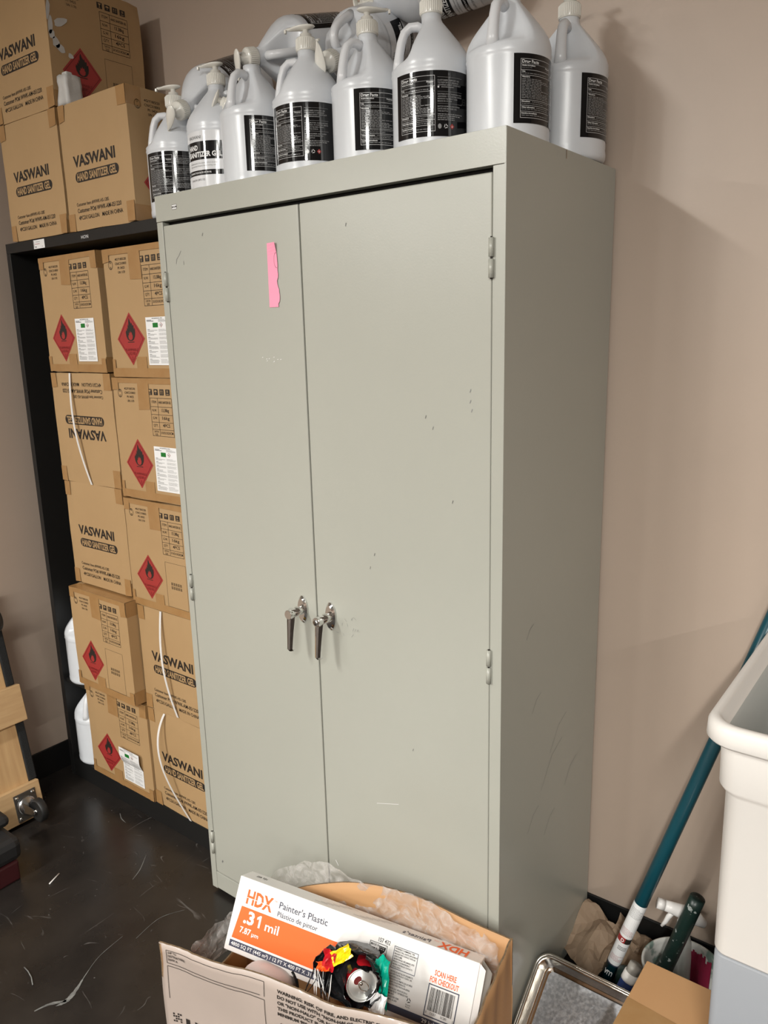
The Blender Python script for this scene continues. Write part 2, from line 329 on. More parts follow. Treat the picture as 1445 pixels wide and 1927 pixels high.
def hazard_face(mb, F, w, h, var='label'):
    # UN mark
    cx, cy, r = .11 * w, .125 * h, .034 * h
    ring = [(cx + r * .85 * math.cos(a * PI / 12), cy + r * math.sin(a * PI / 12)) for a in range(24)]
    rin = [(cx + (x - cx) * .88, cy + (y - cy) * .88) for x, y in ring]
    for k in range(24): poly2(mb, [ring[k], ring[(k + 1) % 24], rin[(k + 1) % 24], rin[k]], F, 'ink')
    text(mb, 'u', cx, cy - .004, .009, F, 'ink', align='c'); text(mb, 'n', cx, cy + .010, .009, F, 'ink', align='c')
    for i, s in enumerate(['4G/Y18/S/20', 'CN/C310003', 'PI: 0425', 'UN 1170']):
        text(mb, s, .18 * w + (.01 if i > 1 else 0), (.095 + .033 * i) * h, .018 * h, F, 'ink', w=(.16 if i < 2 else .10) * w, bold=.005)
    # pictograms
    for i in range(4):
        x = (.53 + .082 * i) * w; y0, y1 = .083 * h, .130 * h; a = .056 * w
        rect(mb, x, y0, x + a, y1, F, 'ink')
        g = lambda px, py: (x + a * px, y0 + (y1 - y0) * py)
        if i == 0: poly2(mb, [g(.2, .15), g(.8, .15), g(.55, .5), g(.55, .8), g(.75, .88), g(.25, .88), g(.45, .8), g(.45, .5)], F, 'card', .0003)
        if i == 1: poly2(mb, [g(.15, .45), g(.3, .2), g(.7, .2), g(.85, .45)], F, 'card', .0003); poly2(mb, [g(.46, .45), g(.54, .45), g(.54, .85), g(.46, .85)], F, 'card', .0003)
        if i == 2:
            for q in (.2, .58): poly2(mb, [g(q + .11, .12), g(q + .22, .35), g(q + .15, .35), g(q + .15, .85), g(q + .07, .85), g(q + .07, .35), g(q, .35)], F, 'card', .0003)
        if i == 3:
            poly2(mb, [g(.3, .2), g(.7, .2), g(.7, .3), g(.3, .3)], F, 'card', .0003); poly2(mb, [g(.3, .42), g(.7, .42), g(.7, .52), g(.3, .52)], F, 'card', .0003); poly2(mb, [g(.2, .75), g(.8, .75), g(.8, .85), g(.2, .85)], F, 'card', .0003)
    # table
    X0, X1, XD = .55 * w, .85 * w, .655 * w; ys = [.152, .220, .282, .342, .400, .452]; t = .0011
    for y in ys: rect(mb, X0, y * h, X1, y * h + t, F, 'ink')
    for x in (X0, XD, X1): rect(mb, x - t / 2, ys[0] * h, x + t / 2, ys[-1] * h + t, F, 'ink')
    rows = [('ITEM', 'HAND SANITIZER GEL'), ('N.W.', '13.38kg'), ('G.W.', '16kg'), ('QTY.', '4PCS'), ('CARTON', '31X31X33CM')]
    for i, (a, b) in enumerate(rows):
        yb = (ys[i] + ys[i + 1]) / 2 * h + .003
        text(mb, a, (X0 + XD) / 2, yb - (.003 if i == 4 else 0), .007 if i < 4 else .005, F, 'ink', w=.062 * w, align='c')
        if i == 4: text(mb, 'SIZE', (X0 + XD) / 2, yb + .005, .005, F, 'ink', w=.04 * w, align='c')
        text(mb, b, (XD + X1) / 2, yb, .0062 if i in (0, 4) else .0085, F, 'ink', w=(.17 if i in (0, 4) else .10) * w, align='c', bold=.01)
    diamond(mb, .31 * w, .70 * h, .20 * w, .207 * h, F)
    if var == 'box':
        frame(mb, .56 * w, .52 * h, .86 * w, .93 * h, .0007, F, 'ink')
        rng = random.Random(4)
        for yy in (.70, .735):
            for k in range(5):
                x = (.63 + .032 * k) * w; y = yy * h
                for q in range(3): rect(mb, x, y + q * .0028, x + .0075, y + q * .0028 + .0009, F, 'ink')
                rect(mb, x + .0015, y - .001, x + .0025, y + .008, F, 'ink'); rect(mb, x + .0055, y - .001, x + .0063, y + .008, F, 'ink')

def sticker(parent, F, w, h, dx=0, curl=False):
    """white safety sheet stuck on the hazard face"""
    X0, X1, Y0, Y1 = .545 * w + dx, .865 * w + dx, .54 * h, .905 * h
    mb = MB()
    def G(x, y, e=0.0):
        b = 0.0; yy = y
        if curl:
            t = (y - Y0) / (Y1 - Y0)
            if t < .5: b = .010 * math.sin(PI * t / .5) + .012 * (1 - t / .5) ** 3
        return F(x, yy, e + b + .0007)
    n = 16
    for i in range(n): rect(mb, X0, Y0 + (Y1 - Y0) * i / n, X1, Y0 + (Y1 - Y0) * (i + 1) / n, G, 'paper')
    W = X1 - X0; H = Y1 - Y0; e = .0005; rng = random.Random(11)
    P = lambda u, v: (X0 + W * u, Y0 + H * v)
    text(mb, 'HAND SANITIZER GEL 128OZ', X0 + W / 2, Y0 + H * .04, .0030, G, 'ink', w=W * .45, align='c', e=e)
    scribble(mb, X0 + W * .05, Y0 + H * .055, X0 + W * .35, Y0 + H * .10, 2, G, 'ink', .5, e, rng=rng)
    scribble(mb, X0 + W * .55, Y0 + H * .055, X0 + W * .95, Y0 + H * .11, 3, G, 'greyink', .4, e, rng=rng)
    rect(mb, X0 + W * .30, Y0 + H * .12, X0 + W * .52, Y0 + H * .215, G, 'green', e)
    c = P(.65, .165); a = W * .075; b = H * .05
    poly2(mb, [(c[0], c[1] - b), (c[0] + a, c[1]), (c[0], c[1] + b), (c[0] - a, c[1])], G, 'inkred', e)
    poly2(mb, [(c[0], c[1] - b * .8), (c[0] + a * .8, c[1]), (c[0], c[1] + b * .8), (c[0] - a * .8, c[1])], G, 'paper', e + .0002)
    poly2(mb, [(c[0], c[1] - b * .4), (c[0] + a * .3, c[1] + b * .3), (c[0] - a * .3, c[1] + b * .3)], G, 'ink', e + .0004)
    y = .25
    while y < .95:
        k = rng.choice([2, 3, 4])
        rect(mb, *P(.06, y), *P(.16, y + .008), G, 'ink', e)
        scribble(mb, X0 + W * .06, Y0 + H * (y + .02), X0 + W * .48, Y0 + H * min(y + .02 + k * .02, .97), k, G, 'greyink', .4, e, rng=rng)
        scribble(mb, X0 + W * .54, Y0 + H * (y + .005), X0 + W * .95, Y0 + H * min(y + .02 + k * .02, .97), k + 1, G, 'greyink', .3, e, rng=rng)
        y += .04 + k * .02
    o = mb.build('shipping_sticker', None, parent); return o

def tapes(parent, w, h, d, kind, seed):
    """brown tape: strips wrapped over front edges"""
    rng = random.Random(seed)
    F = plane((-w / 2, 0, h), (1, 0, 0), (0, 0, -1), (0, -1, 0))
    e = .0011
    def strip_(x0, y0, x1, y1, ee=0.0):
        j = lambda: rng.uniform(-.002, .002)
        mb = MB(); mb.poly([F(x0 + j(), y1 + j(), e - .0006 + ee), F(x1 + j(), y1 + j(), e - .0006 + ee), F(x1 + j(), y0, e - .0006 + ee), F(x0 + j(), y0, e - .0006 + ee)], 'tape'); mb.build('packing_tape', None, parent)
    if kind == 'hazard':
        strip_(.001, .0, w * .49, h * .045); strip_(w * .49, .0, w - .001, h * .045)
        strip_(w * .38, 0, w * .545, h * .25, .0002)
        strip_(.001, .0, w * .09, h * .10, .0003); strip_(w * .90, 0, w - .001, h * .14, .0003)
        strip_(.001, h * .93, w - .001, h - .001); strip_(w * .37, h * .84, w * .51, h - .001, .0002)
        strip_(.001, h * .86, w * .05, h - .001, .0003); strip_(w * .93, h * .88, w - .001, h - .001, .0003)
    else:
        strip_(.001, .0, w * .10, h * .13); strip_(w * .88, 0, w - .001, h * .14)
        strip_(.001, h * .86, w * .10, h - .001); strip_(w * .89, h * .84, w - .001, h - .001)
    # over the top edge and round the right edge
    T = lambda x, y, z: (x - w / 2, y, z)
    mb = MB(); mb.poly([T(.001, -.0006, h + .0006), T(w - .001, -.0006, h + .0006), T(w - .001, .05, h + .0006), T(.001, .05, h + .0006)] if kind == 'hazard' else
            [T(w * .88, -.0006, h + .0006), T(w - .001, -.0006, h + .0006), T(w - .001, .04, h + .0006), T(w * .88, .04, h + .0006)], 'tape'); mb.build('packing_tape', None, parent)
    for (z0, z1, l) in ((h * .86, h, .045), (0.001, h * .13, .05)):
        mb = MB(); mb.poly([T(w + .0006, -.0004, z0), T(w + .0006, l, z0), T(w + .0006, l, z1), T(w + .0006, -.0004, z1)], 'tape'); mb.build('packing_tape', None, parent)

def carton(label, x, yf, z, w=.305, h=.325, d=.30, rz=0.0, front='brand', right=None, flip=False, var='label', strap=None, seed=1, curl=False, group=None, tape=True, stick=True):
    o = empty('cardboard_carton', (x + w / 2, yf, z), rz)
    tag(o, label, 'box', group or 'cartons of hand sanitizer gel')
    mb = MB()
    b = bmesh.new(); bmesh.ops.create_cube(b, size=1)
    bmesh.ops.subdivide_edges(b, edges=list(b.edges), cuts=7, use_grid_fill=True)
    for v in b.verts:
        p = Vector((v.co.x * w, v.co.y * d + d / 2, v.co.z * h + h / 2))
        ex, ey, ez = abs(v.co.x) > .49, abs(v.co.y) > .49, abs(v.co.z) > .49
        v.co = p
        if ex + ey + ez == 3: v.co += Vector((-math.copysign(.003, v.co.x), 0.003 if p.y < d / 2 else -.003, .003 if p.z < h / 2 else -.003))
        elif ex + ey + ez == 2:
            q = noise.noise_vector(p * 9 + Vector((seed * 3.1, 0, 0))) * .0018
            v.co += q + Vector((0, .001 if (ey and p.y < d / 2) else 0, 0))
        elif ey == 0 or p.y > d / 2:
            pass
    for v in b.verts:   # keep the printed front face flat and true
        if v.co.y < .0015 and abs(v.co.x) < w / 2 - .004 and .004 < v.co.z < h - .004: v.co.y = 0
    mb.bm(b, 'card', None, False)
    W_ = w
    F = plane((-w / 2, 0, h), (1, 0, 0), (0, 0, -1), (0, -1, 0))
    if flip:
        F0 = F; F = lambda a, c, e=0.0: F0(w - a, h - c, e)
    FR = plane((w / 2, 0, h), (0, 1, 0), (0, 0, -1), (1, 0, 0))
    (brand_face if front == 'brand' else (lambda a, b_, c, d_: hazard_face(a, b_, c, d_, var)))(mb, F, w, h)
    if right == 'hazard': hazard_face(mb, FR, d, h, 'box')
    if right == 'brand': brand_face(mb, FR, d, h)
    if seed == 3:
        for (yy, zz, ry, rz_, an) in ((.006, .235, .006, .026, .2), (.010, .200, .007, .022, .1), (.040, .214, .022, .009, -.5), (.022, .160, .010, .014, -.3), (.034, .148, .014, .010, .5), (.062, .136, .008, .007, 0), (.012, .178, .008, .012, 0)):
            pts = []
            for k in range(11):
                a = 2 * PI * k / 11; r_ = 1 + .35 * noise.noise(Vector((math.cos(a) * 2, math.sin(a) * 2, zz * 40)))
                pts.append((yy + ry * r_ * math.cos(a) * math.cos(an) - rz_ * r_ * math.sin(a) * math.sin(an), h - zz + ry * r_ * math.cos(a) * math.sin(an) + rz_ * r_ * math.sin(a) * math.cos(an)))
            poly2(mb, [(max(x, .001), y) for x, y in pts], FR, 'foam', .0004)
    mb.build('carton_body', None, o)
    if tape: tapes(o, w, h, d, front, seed)
    if front == 'hazard' and var == 'label' and stick: sticker(o, F, w, h, .0, curl)
    if strap:
        (u0, v0), (u1, v1), (u2, v2), bulge = strap
        sb = MB(); n = 26; pr = []
        FF = plane((-w / 2, 0, h), (1, 0, 0), (0, 0, -1), (0, -1, 0))
        for i in range(n + 1):
            t = i / n
            u = (1 - t) ** 2 * u0 + 2 * t * (1 - t) * u1 + t * t * u2; v = (1 - t) ** 2 * v0 + 2 * t * (1 - t) * v1 + t * t * v2
            e = .0015 + bulge * math.sin(PI * t)
            pr.append([FF(u * w + q, v * h, e + k) for q, k in ((-.0042, 0), (.0042, 0), (.0042, .0011), (-.0042, .0011))])
        vs = [p for r_ in pr for p in r_]
        sb.raw(vs, [(4 * a + k, 4 * a + (k + 1) % 4, 4 * a + 4 + (k + 1) % 4, 4 * a + 4 + k) for a in range(len(pr) - 1) for k in range(4)] + [(0, 1, 2, 3), tuple(len(vs) - 4 + k for k in (3, 2, 1, 0))], 'strap')
        so = sb.build('packing_strap', None, o)
        tag(so, 'white plastic packing strap')
    return o

# ------------------------------------------------------------------ the room
XL, YB = -0.946, 0.479
def struct(name, lo, hi, m):
    mb = MB(); mb.box(lo, hi, m); o = mb.build(name, None); o['kind'] = 'structure'; return o
fl = struct('floor', (-5.0, -8.2, -.1), (7.6, YB, 0), 'floor')
struct('wall_back', (XL - .1, YB, -.1), (7.7, YB + .1, 2.85), 'wall')
struct('wall_left', (XL - .1, -1.7, -.1), (XL, YB, 2.85), 'wall')
struct('wall_far_left', (-5.1, -8.2, -.1), (-5.0, -1.7, 2.85), 'wall_rough')
struct('wall_return', (-5.1, -1.7, -.1), (XL - .1, -1.6, 2.85), 'wall_rough')
struct('wall_right', (7.6, -8.2, -.1), (7.7, YB, 2.85), 'wall_rough')
struct('wall_front', (-5.1, -8.3, -.1), (7.7, -8.2, 2.85), 'wall_rough')
struct('ceiling', (-5.1, -8.3, 2.75), (7.7, YB + .1, 2.85), 'ceiling')
def baseboard(name, lo, hi):
    mb = MB(); mb.box(lo, hi, 'base', .002); o = mb.build(name, None); o['kind'] = 'structure'
baseboard('baseboard_back', (XL + .007, YB - .006, 0), (7.6, YB, .101))
baseboard('baseboard_left', (XL, -1.7, 0), (XL + .006, YB, .101))
# floor scuffs
mb = MB()
def smear(pts, wd):
    for i in range(len(pts) - 1):
        (x0, y0), (x1, y1) = pts[i], pts[i + 1]; w0, w1 = wd[i], wd[i + 1]
        dx, dy = x1 - x0, y1 - y0; l = math.hypot(dx, dy); nx, ny = -dy / l, dx / l
        mb.poly([(x0 - nx * w0, y0 - ny * w0, .0006), (x1 - nx * w1, y1 - ny * w1, .0006), (x1 + nx * w1, y1 + ny * w1, .0006), (x0 + nx * w0, y0 + ny * w0, .0006)], 'scuff')
def curve(pts, n=8):
    out = []
    for i in range(len(pts) - 1):
        p0 = pts[max(i - 1, 0)]; p1 = pts[i]; p2 = pts[i + 1]; p3 = pts[min(i + 2, len(pts) - 1)]
        for k in range(n):
            t = k / n; out.append(tuple(.5 * (2 * p1[a] + (p2[a] - p0[a]) * t + (2 * p0[a] - 5 * p1[a] + 4 * p2[a] - p3[a]) * t * t + (-p0[a] + 3 * p1[a] - 3 * p2[a] + p3[a]) * t ** 3) for a in range(len(p1))))
    return out + [pts[-1]]
def sm(pts): c = curve(pts); smear([(p[0], p[1]) for p in c], [max(.0003, p[2] * (1 + .5 * noise.noise(Vector((k * .6, p[0] * 9, 0))))) for k, p in enumerate(c)])
sm([(-.055, -.255, .0004), (-.045, -.33, .0006), (-.02, -.385, .0009), (.0, -.42, .004), (.012, -.452, .006), (.006, -.478, .0008)])
sm([(.012, -.455, .003), (-.012, -.485, .0035), (-.022, -.515, .0012)])
sm([(.0, -.10, .0004), (-.03, -.16, .0006), (-.02, -.24, .0004)])
sm([(-.53, .06, .0004), (-.50, .045, .0016), (-.47, .04, .0005)])
sm([(-.28, -.02, .0004), (-.24, -.07, .0014), (-.22, -.11, .0005)])
o = mb.build('scuff_marks', None, fl)

# ------------------------------------------------------------------ grey storage cabinet
W, D, H = .906, .464, 1.829
cab = empty('storage_cabinet', (0, 0, 0)); tag(cab, 'tall light grey two-door metal storage cabinet against the back wall', 'cabinet')
mb = MB()
t = .0015
mb.box((0, .0205, 0.012), (.004, D - .004, H - .004), 'cab'); mb.box((W - .004, .0, 0.012), (W, D - .004, H - .004), 'cab')
mb.box((0, D - .004, .012), (W, D, H - .004), 'cab'); mb.box((0, .0008, H - .004), (W, D, H), 'cab')
mb.box((.004, .021, .060), (W - .004, D - .004, .064), 'cab')
carc = mb.build('carcass', None, cab)
mb = MB()
mb.box((0, -.0002, H - .0555), (W - .0042, .02, H - .0042), 'cab'); mb.box((-.0002, -.0004, H - .0556), (W - .0005, .0008, H + .0003), 'cab', .0004); mb.build('header_rail', None, cab)
mb = MB()
mb.box((0, 0, .012), (.0205, .02, H - .0565), 'cab', .0015)
mb.build('frame_post', None, cab)
mb = MB()
mb.box((.8815, -.0002, .012), (W - .0045, .02, H - .0565), 'cab', .001); mb.box((.885, -.0003, .012), (W - .0004, .0006, H - .0565), 'cab', .0004)
mb.build('frame_post', None, cab)
mb = MB(); mb.box((.0205, .001, .014), (.8815, .018, .0655), 'cab', .0012); mb.build('kick_plate', None, cab)
mb = MB(); mb.box((.0205, .022, .066), (.8815, .026, H - .0565), 'dark'); mb.build('recess_shade', None, cab)  # black sheet in place of the shade seen through the door gaps
def door(x0, x1, name='door'):
    mb = MB(); mb.box((x0, .0005, .069), (x1, .018, 1.7635), 'cab', .0022, 3)
    return mb.build(name, None, cab)
dl = door(.0222, .4440); dr = door(.4474, .8798)
for sx in (.03, .87):
    for sy in (.04, .42):
        mb = MB(); mb.lathe([(.012, 0), (.014, .003), (.013, .009), (.006, .013)], 'paper', 16, Matrix.Translation((sx, sy, 0))); mb.build('glide_foot', None, cab)
def hinge(x, z0, z1):
    mb = MB(); zm = (z0 + z1) / 2
    mb.tube([(x, -.0035, z0), (x, -.0035, zm - .002)], .0046, 'cab', 12); mb.tube([(x, -.0035, zm + .002), (x, -.0035, z1)], .0046, 'cab', 12)
    mb.tube([(x, -.0035, z0 - .002), (x, -.0035, z1 + .002)], .0018, 'ink', 8)
    mb.box((x - .006, -.001, z0), (x + .006, .001, z1), 'cab'); mb.build('hinge', None, cab)
for z0, z1 in ((1.597, 1.661), (.863, .929), (.128, .194)):
    hinge(.0205, z0, z1); hinge(.8812, z0, z1)
def door_handle(x, parent, lock):
    z = .9145
    mb = MB()  # oval escutcheon
    pts = []
    for k in range(32):
        a = 2 * PI * k / 32; pts.append((x + .0145 * math.cos(a) * (1 - .18 * abs(math.sin(a)) ** 3), z + .032 * math.sin(a)))
    n = len(pts)
    vs = [(px, -.0002, pz) for px, pz in pts] + [(px, -.003, pz) for px, pz in pts] + [(x + (px - x) * .72, -.0075, z + (pz - z) * .82) for px, pz in pts]
    fs = [(k, (k + 1) % n, n + (k + 1) % n, n + k) for k in range(n)] + [(n + k, n + (k + 1) % n, 2 * n + (k + 1) % n, 2 * n + k) for k in range(n)] + [tuple(range(2 * n, 3 * n))]
    mb.raw(vs, fs, 'chrome'); mb.build('escutcheon', None, parent)
    mb = MB()
    mb.tube([(x, -.006, z), (x, -.021, z), (x, -.022, z), (x, -.036, z)], [.0105, .0105, .0095, .0095], 'chrome', 20)
    # lever : tapered, faceted bar with a hooked tip
    secs = [(-.036, z + .0105, .0090), (-.0395, z + .004, .0105), (-.0415, z - .01, .0100), (-.0448, z - .038, .0082), (-.0478, z - .066, .0069), (-.0490, z - .079, .0065), (-.0455, z - .084, .006), (-.038, z - .0845, .0045)]
    vs = []
    for (yy, zz, r) in secs:
        for (ax, ay) in ((-1, .35), (-.55, -.7), (0, -1), (.55, -.7), (1, .35), (.6, .9), (-.6, .9)): vs.append((x + ax * r, yy + ay * r * .8, zz))
    fs = [(j * 7 + k, j * 7 + (k + 1) % 7, (j + 1) * 7 + (k + 1) % 7, (j + 1) * 7 + k) for j in range(len(secs) - 1) for k in range(7)] + [tuple(range(7)), tuple(reversed(range((len(secs) - 1) * 7, len(secs) * 7)))]
    mb.raw(vs, fs, 'chrome')
    T = Matrix.Translation((x, -.036, z)) @ Matrix.Rotation(PI / 2, 4, 'X')
    mb.lathe([(.0108, 0), (.0110, .010), (.0106, .0125), (.0098, .0132)], 'chrome', 24, T, smooth=False)
    mb.build('lever_handle', None, parent)
    if lock:
        mb = MB(); T = Matrix.Translation((x, -.0495, z)) @ Matrix.Rotation(PI / 2, 4, 'X')
        mb.lathe([(.0062, 0), (.0060, .0015)], 'steel', 20, T); mb.box((x - .0009, -.0515, z - .004), (x + .0009, -.0510, z + .004), 'ink'); mb.build('key_lock', None, parent)
door_handle(.405, dl, False); door_handle(.4875, dr, True)
mb = MB(); Fc = plane((0, 0, H), (1, 0, 0), (0, 0, -1), (0, -1, 0))
rect(mb, .0595, .024, .0765, .0345, Fc, 'ink'); rect(mb, .0603, .0248, .0757, .0337, Fc, 'paper', .0002)
rect(mb, .0603, .0275, .0757, .0310, Fc, 'ink', .0003); text(mb, 'HON', .068, .0303, .0021, Fc, 'paper', w=.010, align='c', bold=.02, e=.0005)
mb.build('badge', None, cab)
# paint scuffs and little scratches
mb = MB(); rng = random.Random(3); Fd = plane((0, .0004, 0), (1, 0, 0), (0, 0, 1), (0, -1, 0))
def scr(pts, wd, m='greyink', F=None):
    F = F or Fd
    for (x0, y0), (x1, y1) in zip(pts, pts[1:]):
        dx, dy = x1 - x0, y1 - y0; l = math.hypot(dx, dy) or 1; nx, ny = -dy / l * wd, dx / l * wd
        mb.poly([F(x0 - nx, y0 - ny), F(x1 - nx, y1 - ny), F(x1 + nx, y1 + ny), F(x0 + nx, y0 + ny)], m)
scr([(.078, 1.705), (.070, 1.695), (.061, 1.688), (.059, 1.678)], .0005)
scr([(.0855, 1.682), (.085, 1.674)], .0005, 'scuff')

for q in range(9): x = .34 + rng.uniform(-.02, .035); y = 1.463 + rng.uniform(-.006, .006); scr([(x, y), (x + .003, y + .001)], .0006, 'paper')
for (x, y) in ((.838, 1.405), (.838, 1.386), (.841, 1.37), (.758, 1.335), (.742, 1.355), (.60, 1.04), (.612, 1.07), (.155, 1.73), (.565, 1.71), (.70, .66), (.80, 1.20)): scr([(x, y), (x + .002, y + .006)], .0007, 'greyink' if x > .8 else 'scuff')
scr([(.47, .30), (.478, .288)], .001, 'paper'); scr([(.60, .50), (.66, .52)], .0004, 'paper'); scr([(.05, .108), (.053, .115)], .002, 'scuff')
for q in range(14): x = .52 + rng.uniform(-.03, .05); y = .90 + rng.uniform(-.03, .02); scr([(x, y), (x + rng.uniform(-.008, .008), y + rng.uniform(-.008, .008))], .00025, 'greyink')
for k_, (o_, cond) in enumerate(((dl, lambda x: x < .4457), (dr, lambda x: x >= .4457))):
    sub = MB()
    for f, m_, s_ in zip(mb.f, mb.m, mb.sm):
        if cond(mb.v[f[0]][0]): sub.poly([mb.v[i] for i in f], m_, s_)
    merge(o_, sub)
mb = MB()
Fs = plane((W, 0, 0), (0, 1, 0), (0, 0, 1), (1, 0, 0))
for (y, z, l) in ((.10, .92, .03), (.18, .55, .1), (.22, .62, .08), (.12, .48, .05), (.30, .5, .06), (.2, .43, .05), (.13, .75, .04)): scr([(y, z), (y + l * .5, z + l * .6), (y + l, z + l * .8)], .0004, 'scuff', Fs)
scr([(.225, H - .001), (.225, H - .016)], .0012, 'kraft', Fs)
merge(carc, mb)
# pink note
mb = MB(); rng = random.Random(5); n = 22; L_ = []; R_ = []
for i in range(n + 1):
    tt = i / n; z = 1.6975 - .1275 * tt
    jag = (.0008 * math.sin(tt * 9) + .0022 * noise.noise(Vector((tt * 9, 2, 0)))) if tt > .35 else 0
    xr = .3795 + .0026 * min(tt / .35, 1) - (.0035 if tt > .93 else 0) - (.002 if .55 < tt < .7 else 0) + jag * 1.4
    e = -.0012 - .004 * max(0, 1 - tt * 6)
    L_.append((.3536 - .0015 * tt, -.0006, z)); R_.append((xr, e, z))
for i in range(n): mb.poly([L_[i + 1], R_[i + 1], R_[i], L_[i]], 'pink')
for k in range(10):
    a0, a1 = PI / 2 + PI * k / 10, PI / 2 + PI * (k + 1) / 10
    p = lambda a, r: (.3800 + .0075 * math.cos(a) * r, -.0016, 1.6625 + .0155 * math.sin(a) * r)
    mb.poly([p(a0, 1), p(a1, 1), p(a1, .95), p(a0, .95)], 'ink')
pk = mb.build('paper_note', None); tag(pk, 'narrow torn strip of pink note paper stuck on the cabinet door', 'note')

# ------------------------------------------------------------------ black shelving unit
SX0, SX1, SY, SD, SH = -.8885, -.010, .106, .366, 1.8086
sh = empty('bookcase', ((SX0 + SX1) / 2, SY, 0)); sh.location = (0, 0, 0); tag(sh, 'tall black metal bookcase filled with stacked cartons, left of the grey cabinet', 'bookcase')
def part(name, boxes, m, parent, bev=.001):
    mb = MB()
    for lo, hi in boxes: mb.box(lo, hi, m, bev)
    return mb.build(name, None, parent)
part('side_panel', [((SX0, SY, 0), (SX0 + .022, SY + SD, SH - .029))], 'black', sh)
part('side_panel', [((SX1 - .022, SY, 0), (SX1, SY + SD, SH - .029))], 'black', sh)
part('top_panel', [((SX0, SY, SH - .029), (SX1, SY + SD, SH))], 'black', sh)
part('back_panel', [((SX0 + .022, SY + SD - .004, .0), (SX1 - .022, SY + SD, SH - .029))], 'black', sh)
part('base_plinth', [((SX0 + .022, SY, 0), (SX1 - .022, SY + SD - .004, .071))], 'black', sh)
mb = MB()
mb.box((SX0 + .0221, SY + .290, .09), (SX0 + .0240, SY + .325, 1.76), 'black')
for zz in range(44): mb.poly([(SX0 + .0242, SY + .30, .15 + zz * .035), (SX0 + .0242, SY + .315, .15 + zz * .035), (SX0 + .0242, SY + .315, .165 + zz * .035), (SX0 + .0242, SY + .30, .165 + zz * .035)], 'greyink')
mb.build('slotted_rail', None, sh)
mb = MB(); Fh = plane((0, SY, SH), (1, 0, 0), (0, 0, -1), (0, -1, 0))
text(mb, 'HON', -.458, .0205, .0085, Fh, 'labelink', w=.034, align='c', bold=.01); mb.build('maker_mark', None, sh)
mb = MB(); rect(mb, -.724, .003, -.664, .0275, Fh, 'paper', .0004); scribble(mb, -.712, .008, -.685, .012, 1, Fh, 'greyink', .3, .0007); rect(mb, -.717, .014, -.690, .0152, Fh, 'inkred', .0007)
rect(mb, -.715, .021, -.709, .024, Fh, 'ink', .0007); scribble(mb, -.68, .022, -.672, .024, 1, Fh, 'greyink', .5, .0007)
for k in range(6): rect(mb, -.7225, .006 + k * .003, -.7195, .0075 + k * .003, Fh, 'ink', .0007)
stk = mb.build('asset_sticker', None, sh); tag(stk, 'white paper sticker on the top rail')

# ------------------------------------------------------------------ cartons
G1 = 'cartons of hand sanitizer gel'
carton('brown carton with upright brand print, on the bookcase top under the highest carton', -.836, .104, 1.8090, .303, .324, front='brand', seed=1)
carton('brown carton with upright brand print, on the bookcase top beside the white bottles', -.522, .104, 1.8090, .305, .322, front='brand', right='hazard', seed=2)
carton('highest brown carton, in shadow at the top left, flammable diamond on its side', -.8355, .102, 2.1340, .310, .324, d=.30, front='brand', right='hazard', seed=3)
carton('top left brown carton inside the bookcase, with red diamond and flat white sheet', -.713, .104, 1.4235, .305, .330, d=.295, rz=-.02, front='hazard', seed=4)
carton('top right brown carton inside the bookcase, partly hidden by the cabinet, with white sheet', -.382, .104, 1.4130, .305, .338, front='hazard', seed=5)
carton('upside-down brown carton with printing inverted and a white strap', -.716, .106, 1.0875, .312, .333, front='brand', flip=True, seed=6, strap=((.35, .0), (.36, .5), (.52, 1.0), .012))
carton('brown carton with red diamond and white sheet, right of the upside-down carton', -.396, .104, 1.0700, .305, .340, front='hazard', seed=7)
carton('brown carton with upright brand print, third from floor in the left stack', -.708, .106, .7560, .303, .331, d=.295, front='brand', seed=8)
carton('brown carton with red diamond and empty printed outline, right stack, cut by the cabinet', -.402, .106, .7400, .305, .325, front='hazard', var='box', seed=9)
carton('brown carton jutting forward from the left stack, its top flap showing', -.692, .068, .4180, .302, .333, d=.30, rz=.0, front='hazard', var='box', seed=10)
carton('brown carton with brand print and white strap, second from floor in right stack', -.386, .106, .4060, .305, .333, front='brand', seed=11, strap=((.38, .0), (.38, .5), (.50, .98), .016))
carton('bottom left brown carton on the bookcase base, its white sheet curling off', -.722, .100, .0720, .334, .336, d=.30, front='hazard', seed=12, curl=True)
carton('bottom right brown carton in the bookcase, white strap bowed out over its lettering', -.384, .106, .0720, .305, .333, front='brand', seed=13, strap=((.28, .0), (.14, .35), (.55, 1.0), .030))

# white foam block beside the highest carton
mb = MB()
b = bmesh.new(); bmesh.ops.create_cube(b, size=1); bmesh.ops.subdivide_edges(b, edges=list(b.edges), cuts=5, use_grid_fill=True)
for v in b.verts:
    p = v.co; k = 1 - .25 * (p.z + .5)
    v.co = Vector((p.x * .052 * k, p.y * .045, (p.z + .5) * .074)) + noise.noise_vector(p * 3) * .004
mb.bm(b, 'foam', Matrix.Translation((-.494, .130, 2.1315)), True)
mb.box((-.512, .12, 2.202), (-.488, .14, 2.218), 'foam', .004)
o = mb.build('packing_foam', None); tag(o, 'lump of whitish packing foam wedged beside the highest carton', 'packing foam')

